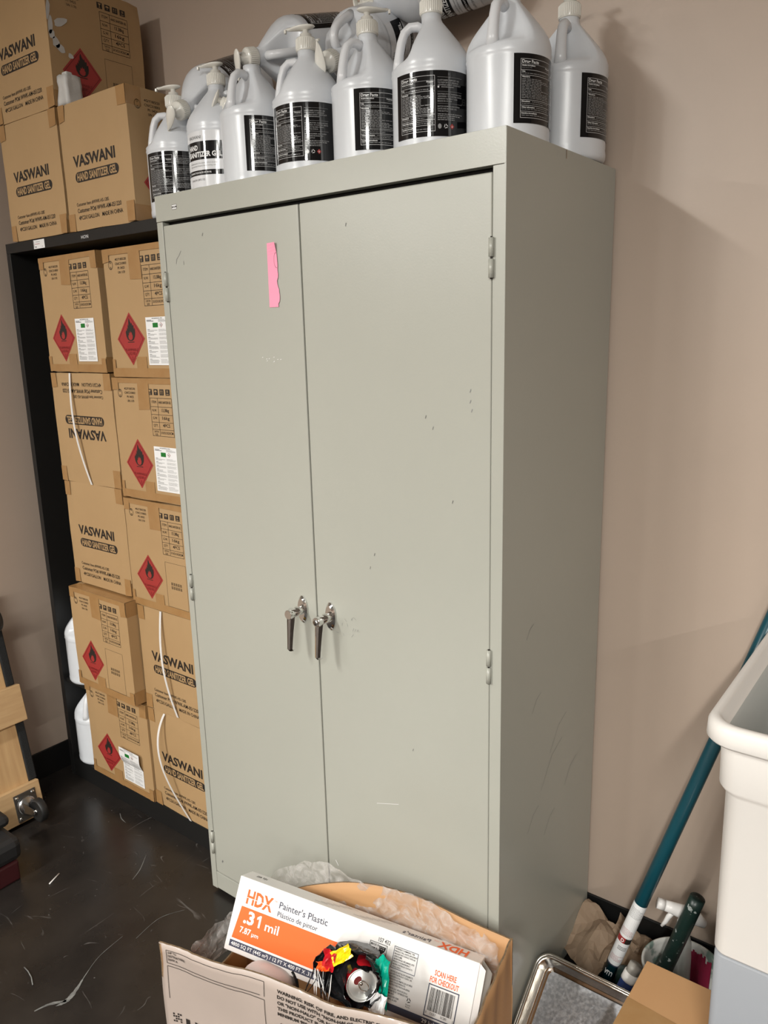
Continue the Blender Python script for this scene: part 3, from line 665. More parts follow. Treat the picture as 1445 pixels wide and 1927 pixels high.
# ------------------------------------------------------------------ gallon jug prototype
PR = [(.066, 0.0), (.073, .002), (.0765, .008), (.077, .016), (.0758, .024), (.0762, .030), (.0762, .150), (.0764, .156), (.0778, .160), (.0764, .164), (.0772, .168), (.0765, .176), (.073, .187), (.066, .199), (.057, .211), (.0475, .2225), (.038, .234), (.029, .2445), (.0225, .252), (.0198, .258), (.0192, .268)]
def jug_body():
    mb = MB(); n = 56; vs = []; fs = []
    for (r, z) in PR:
        for k in range(n):
            a = 2 * PI * k / n; da = abs(((a - PI + PI) % (2 * PI)) - PI); rr = r
            if z > .172 and z < .262:
                wgt = max(0, 1 - (da / .95) ** 2) if da < .95 else 0
                wgt = wgt ** .6
                zz = min(1, max(0, (z - .172) / .016))
                inner = .018 + .018 * max(0, (.222 - z) / .05)
                rr = r * (1 - wgt * zz) + min(r, inner) * wgt * zz
            vs.append((rr * math.cos(a), rr * math.sin(a), z))
    for j in range(len(PR) - 1):
        for k in range(n): fs.append((j * n + k, j * n + (k + 1) % n, (j + 1) * n + (k + 1) % n, (j + 1) * n + k))
    fs.append(tuple(reversed(range(n)))); fs.append(tuple((len(PR) - 1) * n + k for k in range(n)))
    mb.raw(vs, fs, 'jug', True); return mb
def cyl_face(r, a0, ztop):
    """u metres along the arc from angle a0, v metres down"""
    return lambda x, y, e=0.0: Vector(((r + e) * math.cos(a0 + x / r), (r + e) * math.sin(a0 + x / r), ztop - y))
jug = empty('sanitizer_jug', (0, 0, 0))
jb = jug_body().build('bottle', None, jug)
mb = MB()
mb.tube([(-.012, 0, .2415), (-.026, 0, .2485), (-.040, 0, .2475), (-.051, 0, .238), (-.057, 0, .222), (-.061, 0, .203), (-.0635, 0, .186), (-.064, 0, .170)], [.008, .0085, .0085, .0085, .0085, .0088, .0095, .011], 'handle', 14, flat=1.15)
hd = mb.build('grip_handle', None, jug)
# back label : drug facts
def drug_label():
    mb = MB(); r = .0770; WL, HL = .158, .112; F = cyl_face(r, math.radians(-147), .150)
    rect(mb, 0, 0, WL, HL, F, 'label', 0, 28)
    x0, x1, y0, y1 = .012, .082, .0085, .1035; w_, h_ = x1 - x0, y1 - y0; e = .0003
    frame(mb, x0, y0, x1, y1, .0006, F, 'labelink', e, 14)
    Y = lambda v: y0 + h_ * v
    text(mb, 'Drug Facts', x0 + .0025, Y(.072), .0050, F, 'labelink', w=.034, bold=.03, e=e)
    text(mb, 'Active ingredient', x0 + .0025, Y(.125), .0024, F, 'labelink', w=.026, bold=.03, e=e); text(mb, 'Purpose', x1 - .0025, Y(.125), .0024, F, 'labelink', w=.013, bold=.03, align='r', e=e)
    text(mb, 'Ethyl alcohol 70%', x0 + .0025, Y(.158), .0016, F, 'labelgrey', w=.019, e=e); text(mb, 'Antiseptic', x1 - .0025, Y(.158), .0016, F, 'labelgrey', w=.011, align='r', e=e)
    for v in (.185, .275, .69, .785, .885): rect(mb, x0, Y(v), x1, Y(v) + .0005, F, 'labelink', e, 14)
    rect(mb, x0, Y(.09), x1, Y(.09) + .0003, F, 'labelink', e, 14)
    for s, v, ww in (('Use', .225, .006), ('Warnings', .315, .015), ('Directions', .73, .016), ('Other information', .83, .026), ('Inactive ingredients', .93, .031)):
        text(mb, s, x0 + .0025, Y(v), .0024, F, 'labelink', w=ww, bold=.035, e=e)
    rng = random.Random(2)
    scribble(mb, x0 + .0025, Y(.24), x1 - .012, Y(.262), 1, F, 'labelgrey', .45, e, rng=rng)
    scribble(mb, x0 + .0025, Y(.335), x1 - .004, Y(.68), 13, F, 'labelgrey', .42, e, rng=rng)
    scribble(mb, x0 + .022, Y(.715), x1 - .004, Y(.735), 1, F, 'labelgrey', .5, e, rng=rng); scribble(mb, x0 + .0025, Y(.75), x1 - .02, Y(.772), 1, F, 'labelgrey', .45, e, rng=rng)
    scribble(mb, x0 + .032, Y(.815), x1 - .004, Y(.835), 1, F, 'labelgrey', .5, e, rng=rng); scribble(mb, x0 + .0025, Y(.848), x1 - .004, Y(.868), 1, F, 'labelgrey', .45, e, rng=rng)
    scribble(mb, x0 + .0025, Y(.95), x1 - .006, Y(.975), 1, F, 'labelgrey', .45, e, rng=rng)
    c0, c1 = .087, .138
    for v in (.03, .285, .50): rect(mb, c0, Y(v), c1, Y(v) + .0004, F, 'labelgrey', e, 8)
    for i, s in enumerate(['CUSTOMER SUPPORT OR', 'TO REPORT A SERIOUS', 'ADVERSE EVENT CONTACT']): text(mb, s, c0, Y(.10 + .042 * i), .0024, F, 'labelgrey', w=(.044, .042, .048)[i], bold=.02, e=e)
    rect(mb, c0, Y(.19), c0 + .003, Y(.222), F, 'labelink', e); scribble(mb, c0 + .007, Y(.20), c0 + .032, Y(.222), 1, F, 'labelgrey', .7, e, rng=rng)
    for i, s in enumerate(['DISTRIBUTOR: VASWANI INC', 'ADDRESS: 75 CARTER DRIVE', 'EDISON NJ 08817 USA', 'MADE IN CHINA']): text(mb, s, c0, Y(.345 + .042 * i), .0022, F, 'labelgrey', w=(.050, .050, .040, .028)[i], bold=.02, e=e)
    for i, s in enumerate(['BATCH NUMBER AND EXPIRY', 'DATE ARE MARKED ON', 'THE BOTTLE']): text(mb, s, c0, Y(.565 + .042 * i), .0022, F, 'labelgrey', w=(.046, .038, .020)[i], bold=.02, e=e)
    scribble(mb, c0, Y(.685), c1, Y(.82), 4, F, 'labelgrey', .4, e, rng=rng)
    # three small symbols
    cy = Y(.91)
    poly2(mb, [(c0 + .0035 + .0035 * math.cos(a * PI / 6), cy + .0045 * math.sin(a * PI / 6)) for a in range(12)], F, 'labelgrey', e)
    cx = c0 + .0155
    for k in range(3):
        a = -PI / 2 + 2 * PI * k / 3; q = a + 2 * PI / 3 * .75
        p = lambda an, r_: (cx + r_ * math.cos(an), cy + r_ * math.sin(an))
        poly2(mb, [p(a, .0045), p(q, .0045), p(q, .0026), p(a, .0026)], F, 'labelink', e)
    cx = c0 + .028; poly2(mb, [(cx, cy - .005), (cx + .0045, cy), (cx, cy + .005), (cx - .0045, cy)], F, 'inkred', e); poly2(mb, [(cx, cy - .0022), (cx + .0012, cy + .0018), (cx - .0012, cy + .0018)], F, 'labelink', e + .0002)
    return mb.build('facts_label', None, jug)
lb = drug_label()
def front_label():
    mb = MB(); r = .0770; WL, HL = .122, .122; F = cyl_face(r, math.radians(72) - WL / 2 / r, .153)
    rect(mb, 0, 0, WL, HL, F, 'labelw', 0, 28); c = WL / 2; e = .0003
    text(mb, 'VASWANI', c - .040, .0165, .0070, F, 'ink', w=.042, bold=.0, e=e)
    rect(mb, 0, .0225, WL, .062, F, 'label', e, 28)
    text(mb, 'HAND', c - .042, .041, .0105, F, 'printwhite', w=.033, bold=.03, e=e * 2); text(mb, 'SANITIZER GEL', c - .042, .056, .0105, F, 'printwhite', w=.094, bold=.03, e=e * 2)
    text(mb, 'Antibacterial | No-wash | Ethyl alcohol', c - .040, .071, .0030, F, 'greyink', w=.080, e=e); text(mb, 'leaves quickly & leaves hands feeling soft', c - .040, .077, .0030, F, 'greyink', w=.076, e=e)
    rect(mb, 0, .085, WL, .096, F, 'label', e, 28); text(mb, 'DISINFECTION RATE OF 99.9%', c - .042, .0925, .0036, F, 'printwhite', w=.066, bold=.01, e=e * 2)
    text(mb, '1 GALLON (128 FL OZ)', c - .040, .108, .0042, F, 'ink', w=.046, e=e)
    return mb.build('brand_label', None, jug)
front_label()
mb = MB()
prof = [(.0205, .266), (.0210, .268), (.0210, .2895), (.0195, .292), (.0125, .293), (.0120, .300), (.0065, .301), (.0062, .308)]
mb.lathe(prof, 'pump', 36)
for k in range(36):
    a = 2 * PI * k / 36; ca, sa = math.cos(a), math.sin(a)
    mb.box((-.0007, -.0007, .2690), (.0007, .0007, .2888), 'pump', 0, 1, Matrix.Translation((ca * .0211, sa * .0211, 0)))
col_ = mb.build('pump_collar', None, jug)
mb = MB(); n = 28; rings = [(.0, .3075, .20), (.55, .3095, .55), (.85, .3118, .85), (1, .3140, 1), (.9, .3158, .92), (.5, .3175, .5), (.12, .3183, .12)]
vs = []; fs = []
for (_, z, s_) in rings:
    for k in range(n):
        a = 2 * PI * k / n; x = math.cos(a); y = math.sin(a)
        px = x * (.046 if x > 0 else .021) * s_; py = y * (.0135 * (1 - .55 * max(0, x) ** 2)) * s_
        vs.append((px, py, z - .0025 * max(0, px / .046) ** 2 + (.0025 if px > .04 else 0)))
for j in range(len(rings) - 1):
    for k in range(n): fs.append((j * n + k, j * n + (k + 1) % n, (j + 1) * n + (k + 1) % n, (j + 1) * n + k))
fs.append(tuple(reversed(range(n)))); fs.append(tuple((len(rings) - 1) * n + k for k in range(n)))
mb.raw(vs, fs, 'pump', True); mb.box((.043, -.0035, .306), (.0475, .0035, .3135), 'pump', .001)
ph = mb.build('pump_head', None, jug)
tag(jug, 'x', 'bottle')
mb = MB(); mb.lathe([(.0205, .262), (.0212, .264), (.0212, .279), (.0195, .282)], 'pump', 36)
for k in range(30): a = 2 * PI * k / 30; mb.box((-.0007, -.0007, .265), (.0007, .0007, .278), 'pump', 0, 1, Matrix.Translation((math.cos(a) * .0213, math.sin(a) * .0213, 0)))
cap_mesh = mb.build('screw_cap', None).data; bpy.data.objects.remove(bpy.data.objects['screw_cap'])
used = [False]
ZT = H + .0005
def place(label, pos, rz=0, head=0, dirv=None, group='hand sanitizer jugs on the cabinet', top='pump', roll=0.0, nolabel=False, hdir=None):
    if not used[0]: o = jug; used[0] = True
    else: o = copy_tree(jug0)
    if dirv is None: o.location = pos; o.rotation_euler = (0, 0, math.radians(rz))
    else:
        d = Vector(dirv).normalized(); q = Vector((0, 0, 1)).rotation_difference(d)
        if hdir:
            a = q.inverted() @ Vector(hdir); roll = math.degrees(math.atan2(a.y, a.x)) - 180
        o.rotation_mode = 'QUATERNION'; o.rotation_quaternion = q @ Matrix.Rotation(math.radians(roll), 3, 'Z').to_quaternion(); o.location = pos
    for c in list(o.children):
        if c.name.startswith('pump_head'): c.rotation_euler = (0, 0, math.radians(head))
        if top != 'pump' and c.name.startswith('pump_'): bpy.data.objects.remove(c)
        elif nolabel and c.name.startswith(('facts_label', 'brand_label')): bpy.data.objects.remove(c)
    if top == 'cap': c = bpy.data.objects.new('screw_cap', cap_mesh); COL.objects.link(c); c.parent = o
    tag(o, label, 'bottle', group); return o
def dup_base():
    c = copy_tree(jug)
    return c
jug0 = copy_tree(jug)      # kept as the pattern until all are placed
G = 'hand sanitizer jugs on the cabinet'
place('white sanitizer jug standing on the bookcase top, between carton and cabinet', (-.133, .185, SH + .0006), 36, head=169)
place('white sanitizer jug showing its brand label front, second upright from the left', (.0212, .190, ZT), -150, head=350)
place('white sanitizer jug without pump, third upright from the left, handle facing out', (.1796, .155, ZT), 85.6, top='none')
place('white sanitizer jug, fourth upright from the left, two columns of small print visible', (.336, .165, ZT), 27, head=175)
place('white sanitizer jug, fifth upright from the left, pump nozzle pointing right', (.4895, .180, ZT), 72, head=-72 + 40)
place('white sanitizer jug, sixth upright from the left, red and recycling symbols on its label', (.6435, .180, ZT), 34, head=-34 + 40)
place('white sanitizer jug standing at the front right corner of the cabinet top', (.799, .200, ZT), 92.6, head=-50)
place('dusty white sanitizer jug at the back right corner, nearest the wall', (.8375, .372, ZT), 101, head=-50)
# rear upright row, glimpsed between the front ones
for i, (x, lab) in enumerate(((.34, 'rear white jug hidden behind the gap of the fourth and fifth uprights'), (.497, 'rear white jug hidden behind the fifth upright jug'), (.655, 'rear white jug glimpsed left of the front corner jug'))):
    place(lab, (x, .397, ZT), 60 + 20 * i, top='cap')
place('white sanitizer jug lying on top behind the third upright, handle side out, pump overhanging it', (.237, .438, 2.192), dirv=(-.30, -.93, -.234), hdir=(.9, -.2, -.15), head=75)
place('white sanitizer jug lying on top behind the fourth and fifth uprights, pump between them', (.3735, .440, 2.199), dirv=(.0224, -.8993, -.4434), hdir=(.1, -.2, 1), head=175)
place('white sanitizer jug lying at the left end, pump drooping over the first upright', (-.0747, .402, 2.165), dirv=(.0388, -.9148, -.41), hdir=(.9, 0, -.4), head=70)
place('white sanitizer jug lying highest, cut off by the top of the photo', (.655, .395, 2.258), dirv=(-1, -.25, -.12), hdir=(0, -.75, .6), head=30)
place('tilted white sanitizer jug whose pump pokes out left of the third upright', (.232, .377, 1.922), dirv=(-.52, -.68, .40), hdir=(1, 0, 1), head=20)
# two jugs inside the bookcase
place('white jug on the bookcase base, peeking out left of the bottom carton', (-.790, .175, .0715), 112, top='cap', group='jugs inside the bookcase', nolabel=True)
place('white jug stacked higher inside the bookcase, left of the jutting carton', (-.790, .175, .372), 130, top='cap', group='jugs inside the bookcase', nolabel=True)
def kill(o):
    for c in list(o.children): kill(c)
    bpy.data.objects.remove(o)
kill(jug0)
part('jug_shelf', [((SX0 + .022, SY + .01, .3565), (-.725, SY + SD - .005, .3715))], 'black', sh)

# ------------------------------------------------------------------ mover's dolly leaning on the left wall
th = math.atan(.20)
dol = empty('furniture_dolly', (-.722, 0, 0)); tag(dol, 'pine furniture dolly with carpeted ends standing against the left wall', 'dolly')
dol.rotation_euler = (0, -th, 0)
# local: x outwards, y along the wall, z up the dolly ; right edge at y=-.085
YR = -.085
for (a, b) in ((YR - .155, YR - .022), (YR - .30, YR - .16), (YR - .445, YR - .305)):
    part('deck_board', [((-.040, a, .02), (-.020, b, .745))], 'pine', dol, .002)
part('cross_board', [((-.020, YR - .457, 0.012), (0, YR, .125))], 'pine_cross', dol, .002)
part('cross_board', [((-.020, YR - .457, .325), (0, YR + .012, .445))], 'pine_cross', dol, .002)
part('cross_board', [((-.020, YR - .457, .635), (0, YR, .75))], 'pine_cross', dol, .002)
part('carpet_strip', [((-.046, YR - .022, .126), (-.014, YR + .004, .324))], 'carpet', dol, .004)
part('carpet_strip', [((-.046, YR - .022, .446), (-.014, YR + .004, .634))], 'carpet', dol, .004)
def caster(y, z, dz):
    c = empty('caster', (0, y, z)); c.parent = dol
    mb = MB(); mb.box((0, -.036, -.045), (.003, .036, .045), 'steel', .0012)
    for sy in (-.026, .026):
        for sz in (-.034, .034): mb.lathe([(.006, 0), (.0055, .003), (.003, .0045)], 'chrome', 10, Matrix.Translation((.003, sy, sz)) @ Matrix.Rotation(PI / 2, 4, 'Y'))
    mb.lathe([(.030, 0), (.029, .006), (.024, .010), (.012, .011), (.010, .013)], 'steel', 28, Matrix.Translation((.003, 0, 0)) @ Matrix.Rotation(PI / 2, 4, 'Y'))
    mb.build('mounting_plate', None, c)
    wc = Vector((.052, .018 * 0 + .022, dz)); mb = MB()
    for s_ in (-1, 1):
        q = .017 * s_
        mb.poly([(.012, q - .001 * s_, -.018), (.012, q - .001 * s_, .018), (wc.x, wc.y * .6 + q, wc.z + .010), (wc.x + .008, wc.y * .6 + q, wc.z), (wc.x, wc.y * .6 + q, wc.z - .010)], 'steel')
    so = mb.build('fork', None, c); md = so.modifiers.new('t', 'SOLIDIFY'); md.thickness = .002
    mb = MB(); T = Matrix.Translation((wc.x, wc.y * .6, wc.z)) @ Matrix.Rotation(PI / 2, 4, 'X')
    mb.lathe([(.012, -.011), (.030, -.010), (.034, -.012), (.0375, -.009), (.038, 0), (.0375, .009), (.034, .012), (.030, .010), (.012, .011)], 'rubber', 32, T)
    mb.lathe([(.006, -.019), (.006, .019)], 'chrome', 12, T); mb.build('wheel', None, c)
caster(YR - .055, .062, -.014); caster(YR - .055, .69, -.014)
bpy.context.view_layer.update()

# ------------------------------------------------------------------ black and red case, bottom left
cs = empty('tool_case', (-.60, -.42, 0)); tag(cs, 'black and dark red stacked plastic tool case at the left edge', 'tool case')
part('base_tray', [((-.04, -.15, 0), (.110, .125, .062))], 'redcase', cs, .006)
part('middle_tray', [((-.04, -.15, .0625), (.115, .140, .13))], 'blackcase', cs, .02)
part('lid', [((-.04, -.15, .1305), (.040, .15, .165))], 'blackcase', cs, .016)

# floor litter
mb = MB(); mb.tube([(-.398, -.262, .0025), (-.407, -.242, .0025), (-.416, -.221, .0025)], .002, 'strap', 8); o = mb.build('stir_stick', None); tag(o, 'short straight white plastic stick lying on the dark floor', 'stick')
mb = MB(); mb.tube([(-.165, -.462, .002), (-.145, -.463, .002), (-.120, -.468, .002), (-.096, -.478, .002)], .0014, 'scuff', 8); o = mb.build('string_scrap', None); tag(o, 'small curved scrap of pale string on the dark floor', 'string')

# ------------------------------------------------------------------ open carton with rubbish
oc = empty('open_carton', (.34, -.408, 0)); oc.location = (0, 0, 0)
tag(oc, 'large open cardboard carton full of rubbish in front of the cabinet', 'box')
A = Vector((.340, -.408)); Bf = Vector((.990, -.272)); Cb = Vector((.955, -.032)); Db = Vector((.305, -.150))
def wallp(name, P, Q, zf, out, m_out, m_in, nx=40, inset=.0035, deco=None):
    mb = MB(); nz = 12; d = (Q - P); nrm = Vector((d.y, -d.x)).normalized() * out
    g = {}
    for side in (0, 1):
        for i in range(nx + 1):
            tt = i / nx; zt = zf(tt)
            for j in range(nz + 1):
                z = .002 + (zt - .002) * j / nz; b_ = .006 * noise.noise(Vector((tt * 5, z * 8, P.x * 7))) * (z / .3) ** 1
                p = P + d * tt + nrm * (b_ if side == 0 else b_ - inset); g[side, i, j] = len(mb.v); mb.v.append((p.x, p.y, z))
    for side in (0, 1):
        for i in range(nx):
            for j in range(nz):
                f = (g[side, i, j], g[side, i + 1, j], g[side, i + 1, j + 1], g[side, i, j + 1]); mb.f.append(f if side == 0 else f[::-1]); mb.m.append(m_out if side == 0 else m_in); mb.sm.append(True)
    for i in range(nx): mb.f.append((g[0, i, nz], g[0, i + 1, nz], g[1, i + 1, nz], g[1, i, nz])); mb.m.append('edge'); mb.sm.append(False)
    for i in (0, nx):
        for j in range(nz): mb.f.append((g[0, i, j], g[0, i, j + 1], g[1, i, j + 1], g[1, i, j])); mb.m.append('edge'); mb.sm.append(False)
    if deco:
        def F(x, y, e=0.0):
            L = d.length; tt = min(max(x / L, 0), 1); z = zf(tt) - y
            b_ = .006 * noise.noise(Vector((tt * 5, z * 8, P.x * 7))) * (z / .3)
            p = P + d * tt + nrm * (b_ + .0012 + e); return Vector((p.x, p.y, z))
        deco(mb, F)
    return mb.build(name, None, oc)
def deco_front(mb, F):
    n = 14
    def ln(x0, y0, x1, y1, t=.0006):
        for i in range(n):
            a = i / n; b = (i + 1) / n; xa, ya, xb, yb = x0 + (x1 - x0) * a, y0 + (y1 - y0) * a, x0 + (x1 - x0) * b, y0 + (y1 - y0) * b
            if abs(x1 - x0) > abs(y1 - y0): mb.poly([F(xa, ya + t), F(xb, yb + t), F(xb, yb - t), F(xa, ya - t)], 'ink')
            else: mb.poly([F(xa - t, ya), F(xa + t, ya), F(xb + t, yb), F(xb - t, yb)], 'ink')
    ln(.018, .014, .26, .012); ln(.018, .014, .018, .045); ln(.018, .045, .25, .045); ln(.26, .012, .26, .045)
    ln(.018, .052, .26, .052); ln(.018, .052, .018, .13); ln(.26, .052, .26, .16)
    for i, s in enumerate(['SHIP TO:', 'DESTINATAIRE:', 'ENVIA A:']): text(mb, s, .022, .021 + .0085 * i, .0052, F, 'ink', w=(.024, .046, .026)[i], bold=.01)
    for i, s in enumerate(['WARNING: RISK OF FIRE, AND ELECTRIC SHOCK.', 'DO NOT USE WITH "NON-HALO" OR "NON-ALL-PRO"', 'OR "NON-HALO" OR NON-ALL-PRO" LED RETRO', 'THIS PRODUCT IS TO BE INSTALLED BY A QUALIFIED', 'MINIMUM 90°C SUPPLY CONDUCTORS']):
        text(mb, s, .290, .024 + .0125 * i, .0068, F, 'ink', w=(.25, .262, .24, .265, .19)[i], bold=.03)
    for i, s in enumerate(['MISE EN GARDE: RISQUE D\'INCENDIE', 'NE PAS UTILISER AVEC', 'NON-HALO']): text(mb, s, .295, .098 + .0125 * i, .0068, F, 'ink', w=(.20, .13, .06)[i], bold=.03)
    text(mb, 'HALO', .055, .205, .030, F, 'ink', w=.13, bold=.05)
    for k in range(4):
        for j in range(4):
            if (k + j * 3) % 5 != 1: rect(mb, .022 + k * .006, .165 + j * .006, .026 + k * .006, .169 + j * .006, F, 'ink')
zf_front = lambda t: .300 + .045 * t + .005 * noise.noise(Vector((t * 7, 1, 0))) + .0025 * noise.noise(Vector((t * 40, 3, 0))) - (.010 * math.exp(-((t - .62) / .1) ** 2))
wallp('front_wall', A, Bf, zf_front, 1, 'flap', 'cardin', deco=deco_front, nx=60)
wallp('right_wall', Bf, Cb, lambda t: .335 + .022 * t, 1, 'cardin', 'cardin')
wallp('back_wall', Db, Cb, lambda t: .19 + .19 * math.sin(PI / 2 * min(1, t / .62)) - .024 * (max(0, t - .62) / .38) ** 1.5, -1, 'cardin', 'cardin')
wallp('left_wall', A, Db, lambda t: .298 - .19 * min(1, t * 2.6), -1, 'cardin', 'cardin')
mb = MB(); mb.poly([(A.x + .004, A.y + .006, .004), (Bf.x - .006, Bf.y + .004, .004), (Cb.x - .006, Cb.y - .006, .004), (Db.x + .006, Db.y - .004, .004)], 'cardin'); mb.build('bottom_panel', None, oc)
# plastic liner
def film(name, path, zlo, zhi, amp, seed, nz=14):
    mb = MB(); vs = []; nseg = 90; tot = [0]
    for a, b in zip(path, path[1:]): tot.append(tot[-1] + (b - a).length)
    rows = []
    for i in range(nseg + 1):
        s = tot[-1] * i / nseg; k = max(j for j in range(len(path) - 1) if tot[j] <= s + 1e-9); f = (s - tot[k]) / (tot[k + 1] - tot[k]); p = path[k].lerp(path[k + 1], f)
        d = (path[k + 1] - path[k]).normalized(); nn = Vector((-d.y, d.x)); tt = i / nseg; row = []
        for j in range(nz + 1):
            v = j / nz; z = zlo(tt) + (zhi(tt) - zlo(tt)) * v
            q = noise.noise_vector(Vector((s * 22, v * 5, seed))) * amp + noise.noise_vector(Vector((s * 60, v * 12, seed + 5))) * amp * .5
            off = q.x - .022 * math.sin(PI * v) * 0 + (.010 * (v - .5) ** 2)
            row.append((p.x + nn.x * off, p.y + nn.y * off, z + q.y * .6))
        rows.append(row)
    idx = {}
    for i, r in enumerate(rows):
        for j, p in enumerate(r): idx[i, j] = len(mb.v); mb.v.append(p)
    for i in range(nseg):
        for j in range(nz): mb.f.append((idx[i, j], idx[i + 1, j], idx[i + 1, j + 1], idx[i, j + 1])); mb.m.append('bag'); mb.sm.append(True)
    return mb.build(name, None)
pth = [Vector((.385, -.365)), Vector((.372, -.172)), Vector((.40, -.118)), Vector((.62, -.098)), Vector((.93, -.052)), Vector((.957, -.11)), Vector((.975, -.24))]
ln_ = film('plastic_liner', pth, lambda t: .19, lambda t: .275 + .043 * min(1, max(0, (t - .15) / .15)) + .040 * math.exp(-((t - .38) / .08) ** 2) + .065 * math.exp(-((t - .6) / .22) ** 2) - .01 * (t > .9), .014, 3.3)
tag(ln_, 'crinkled clear plastic film lining the open carton behind the white box', 'plastic film')

# ------------------------------------------------------------------ painter's plastic box
TL = Vector((.397, -.227, .369)); U = Vector((.9665, .2444, -.0773)).normalized(); Wd = .540
V = Vector((.0424, -.4496, -.8922)); V = (V - U * V.dot(U)).normalized(); N3 = V.cross(U).normalized(); N3 = -N3 if N3.y > 0 else N3
Hh, Dd = .150, .052
hb = empty('film_box', (0, 0, 0)); tag(hb, 'white and orange box of painter\'s plastic sheeting lying in the open carton', 'box')
mb = MB()
Tm = Matrix((U, V, -N3)).transposed().to_4x4(); Tm.translation = TL
mb.box((0, 0, 0), (Wd, Hh, Dd), 'white', .0015, 2, Tm)
F_ = plane(TL, U, V, N3); F = lambda x, y, e=0.0: F_(x * 1.02, y * 1.087, e)
FT_ = plane(TL - N3 * Dd + U * Wd, -U, N3, -V); FT = lambda x, y, e=0.0: FT_(x, y * .62 - .004, e)   # top side, read from behind
X = lambda x: x
text(mb, 'HDX', .026, .0445, .0245, F, 'orange', w=.062, bold=.03); 
rect(mb, .020, .0335, .092, .0345, F, 'white', .0004)
text(mb, 'TM', .091, .0245, .0030, F, 'orange')
text(mb, "Painter's Plastic", .103, .0320, .0118, F, 'navy', w=.112, bold=.008); text(mb, 'Plástico de pintor', .103, .0470, .0090, F, 'navy', w=.093, bold=.006)
poly2(mb, [(.019, .0520), (.312, .0520), (.262, .0965), (.218, .1125), (.012, .1125), (.012, .1125)][:5], F, 'orange')
text(mb, '.3', .030, .0795, .0220, F, 'printwhite', w=.0245, bold=.035, e=.0003); poly2(mb, [(.0605, .0620), (.0665, .0575), (.0700, .0575), (.0700, .0797), (.0655, .0797), (.0655, .0640), (.0605, .0665)], F, 'printwhite', .0003); text(mb, 'mil', .082, .0795, .0160, F, 'printwhite', w=.032, bold=.012, e=.0003)
text(mb, '7.87', .027, .0985, .0105, F, 'printwhite', w=.026, bold=.02, e=.0003); text(mb, 'µm', .056, .0985, .0078, F, 'printwhite', w=.016, bold=.01, e=.0003)
rect(mb, .010, .1165, .520, .1285, F, 'navy')
text(mb, '4800 SQ FT (445 m²) / 12 FT X 400 FT X .31 MIL (3,66 m X 122 m X 7,87 µm)', .014, .1255, .0064, F, 'printwhite', w=.335, bold=.012, e=.0003)
text(mb, '29 kg)', .440, .1255, .0064, F, 'printwhite', w=.026, bold=.012, e=.0003)
text(mb, '157 432', .3265, .0245, .0070, F, 'ink', w=.025, bold=.005)
frame(mb, .310, .0270, .347, .0475, .0010, F, 'ink'); text(mb, 'MADE IN', .3125, .0335, .0040, F, 'ink', w=.018, bold=.01); text(mb, 'USA', .3125, .0450, .0085, F, 'ink', w=.0165, bold=.02)
poly2(mb, [(.331, .031), (.3445, .031), (.3445, .0455), (.331, .0455)], F, 'ink')
for q in range(3): poly2(mb, [(.332 + q * .004, .0450), (.334 + q * .004, .0450), (.3445, .0395 - .003 * q + .003), (.3445, .038 - .003 * q + .003)], F, 'white', .0003)
for i_ in range(3):
    for j_ in range(2): rect(mb, .3325 + i_ * .0035, .0325 + j_ * .003, .3340 + i_ * .0035, .0335 + j_ * .003, F, 'white', .0003)
poly2(mb, [(.316, .0510), (.3475, .0510), (.3475, .0715), (.300, .0715)], F, 'navy'); poly2(mb, [(.3168, .0520), (.3465, .0520), (.3465, .0705), (.3022, .0705)], F, 'white', .0002)
text(mb, 'CLEAR', .330, .0605, .0062, F, 'navy', w=.025, align='c', e=.0004); text(mb, 'Transparente', .328, .0685, .0045, F, 'navy', w=.028, align='c', e=.0004)
frame(mb, .361, .0215, .411, .0590, .0010, F, 'navy')
for i, s in enumerate(['WARNING: FLAMMABLE. THIS', 'PRODUCT WILL IGNITE AND BURN IF', 'BROUGHT INTO CONTACT WITH AN', 'OPEN FLAME.', 'ADVERTENCIA: INFLAMABLE. ESTE', 'PRODUCTO SE ENCENDERÁ Y', 'ARDERÁ SI ENTRA EN CONTACTO', 'CON EL FUEGO.']): text(mb, s, .3635, .0265 + .0043 * i, .0026, F, 'ink', w=(.040, .046, .043, .017, .043, .036, .041, .018)[i], bold=.02)
for i, s in enumerate(['CAUTION: DO NOT ALLOW CHILDREN TO', 'PLAY WITH THIS PRODUCT. PLASTIC CAN', 'CAUSE SUFFOCATION.', 'PRECAUCIÓN: NO PERMITIR QUE LOS NIÑOS', 'JUEGUEN CON ESTE PRODUCTO.', 'EL PLÁSTICO PUEDE PROVOCAR ASFIXIA.']): text(mb, s, .3615, .0650 + .0043 * i, .0026, F, 'ink', w=(.047, .046, .024, .049, .036, .046)[i], bold=.02)
for i, s in enumerate(['MADE IN U.S.A. / HECHO EN E.E.U.U.', 'DISTRIBUTED BY / DISTRIBUIDO POR:', 'HOME DEPOT', '2455 PACES FERRY ROAD', 'ATLANTA, GA 30339']): text(mb, s, .3640, .0925 + .0046 * i, .0028, F, 'ink', w=(.040, .042, .014, .025, .022)[i], bold=.02)
for k in range(3):
    a = -PI / 2 + 2 * PI * k / 3; q = a + 1.55; cx, cy = .409, .1005
    p = lambda an, r_: (cx + r_ * math.cos(an), cy + r_ * math.sin(an))
    poly2(mb, [p(a, .0048), p(q, .0048), p(q, .0027), p(a, .0027)], F, 'ink')
text(mb, 'Recycle', .409, .1090, .0024, F, 'ink', align='c', bold=.01); text(mb, 'Recicle', .409, .1125, .0024, F, 'ink', align='c', bold=.01)
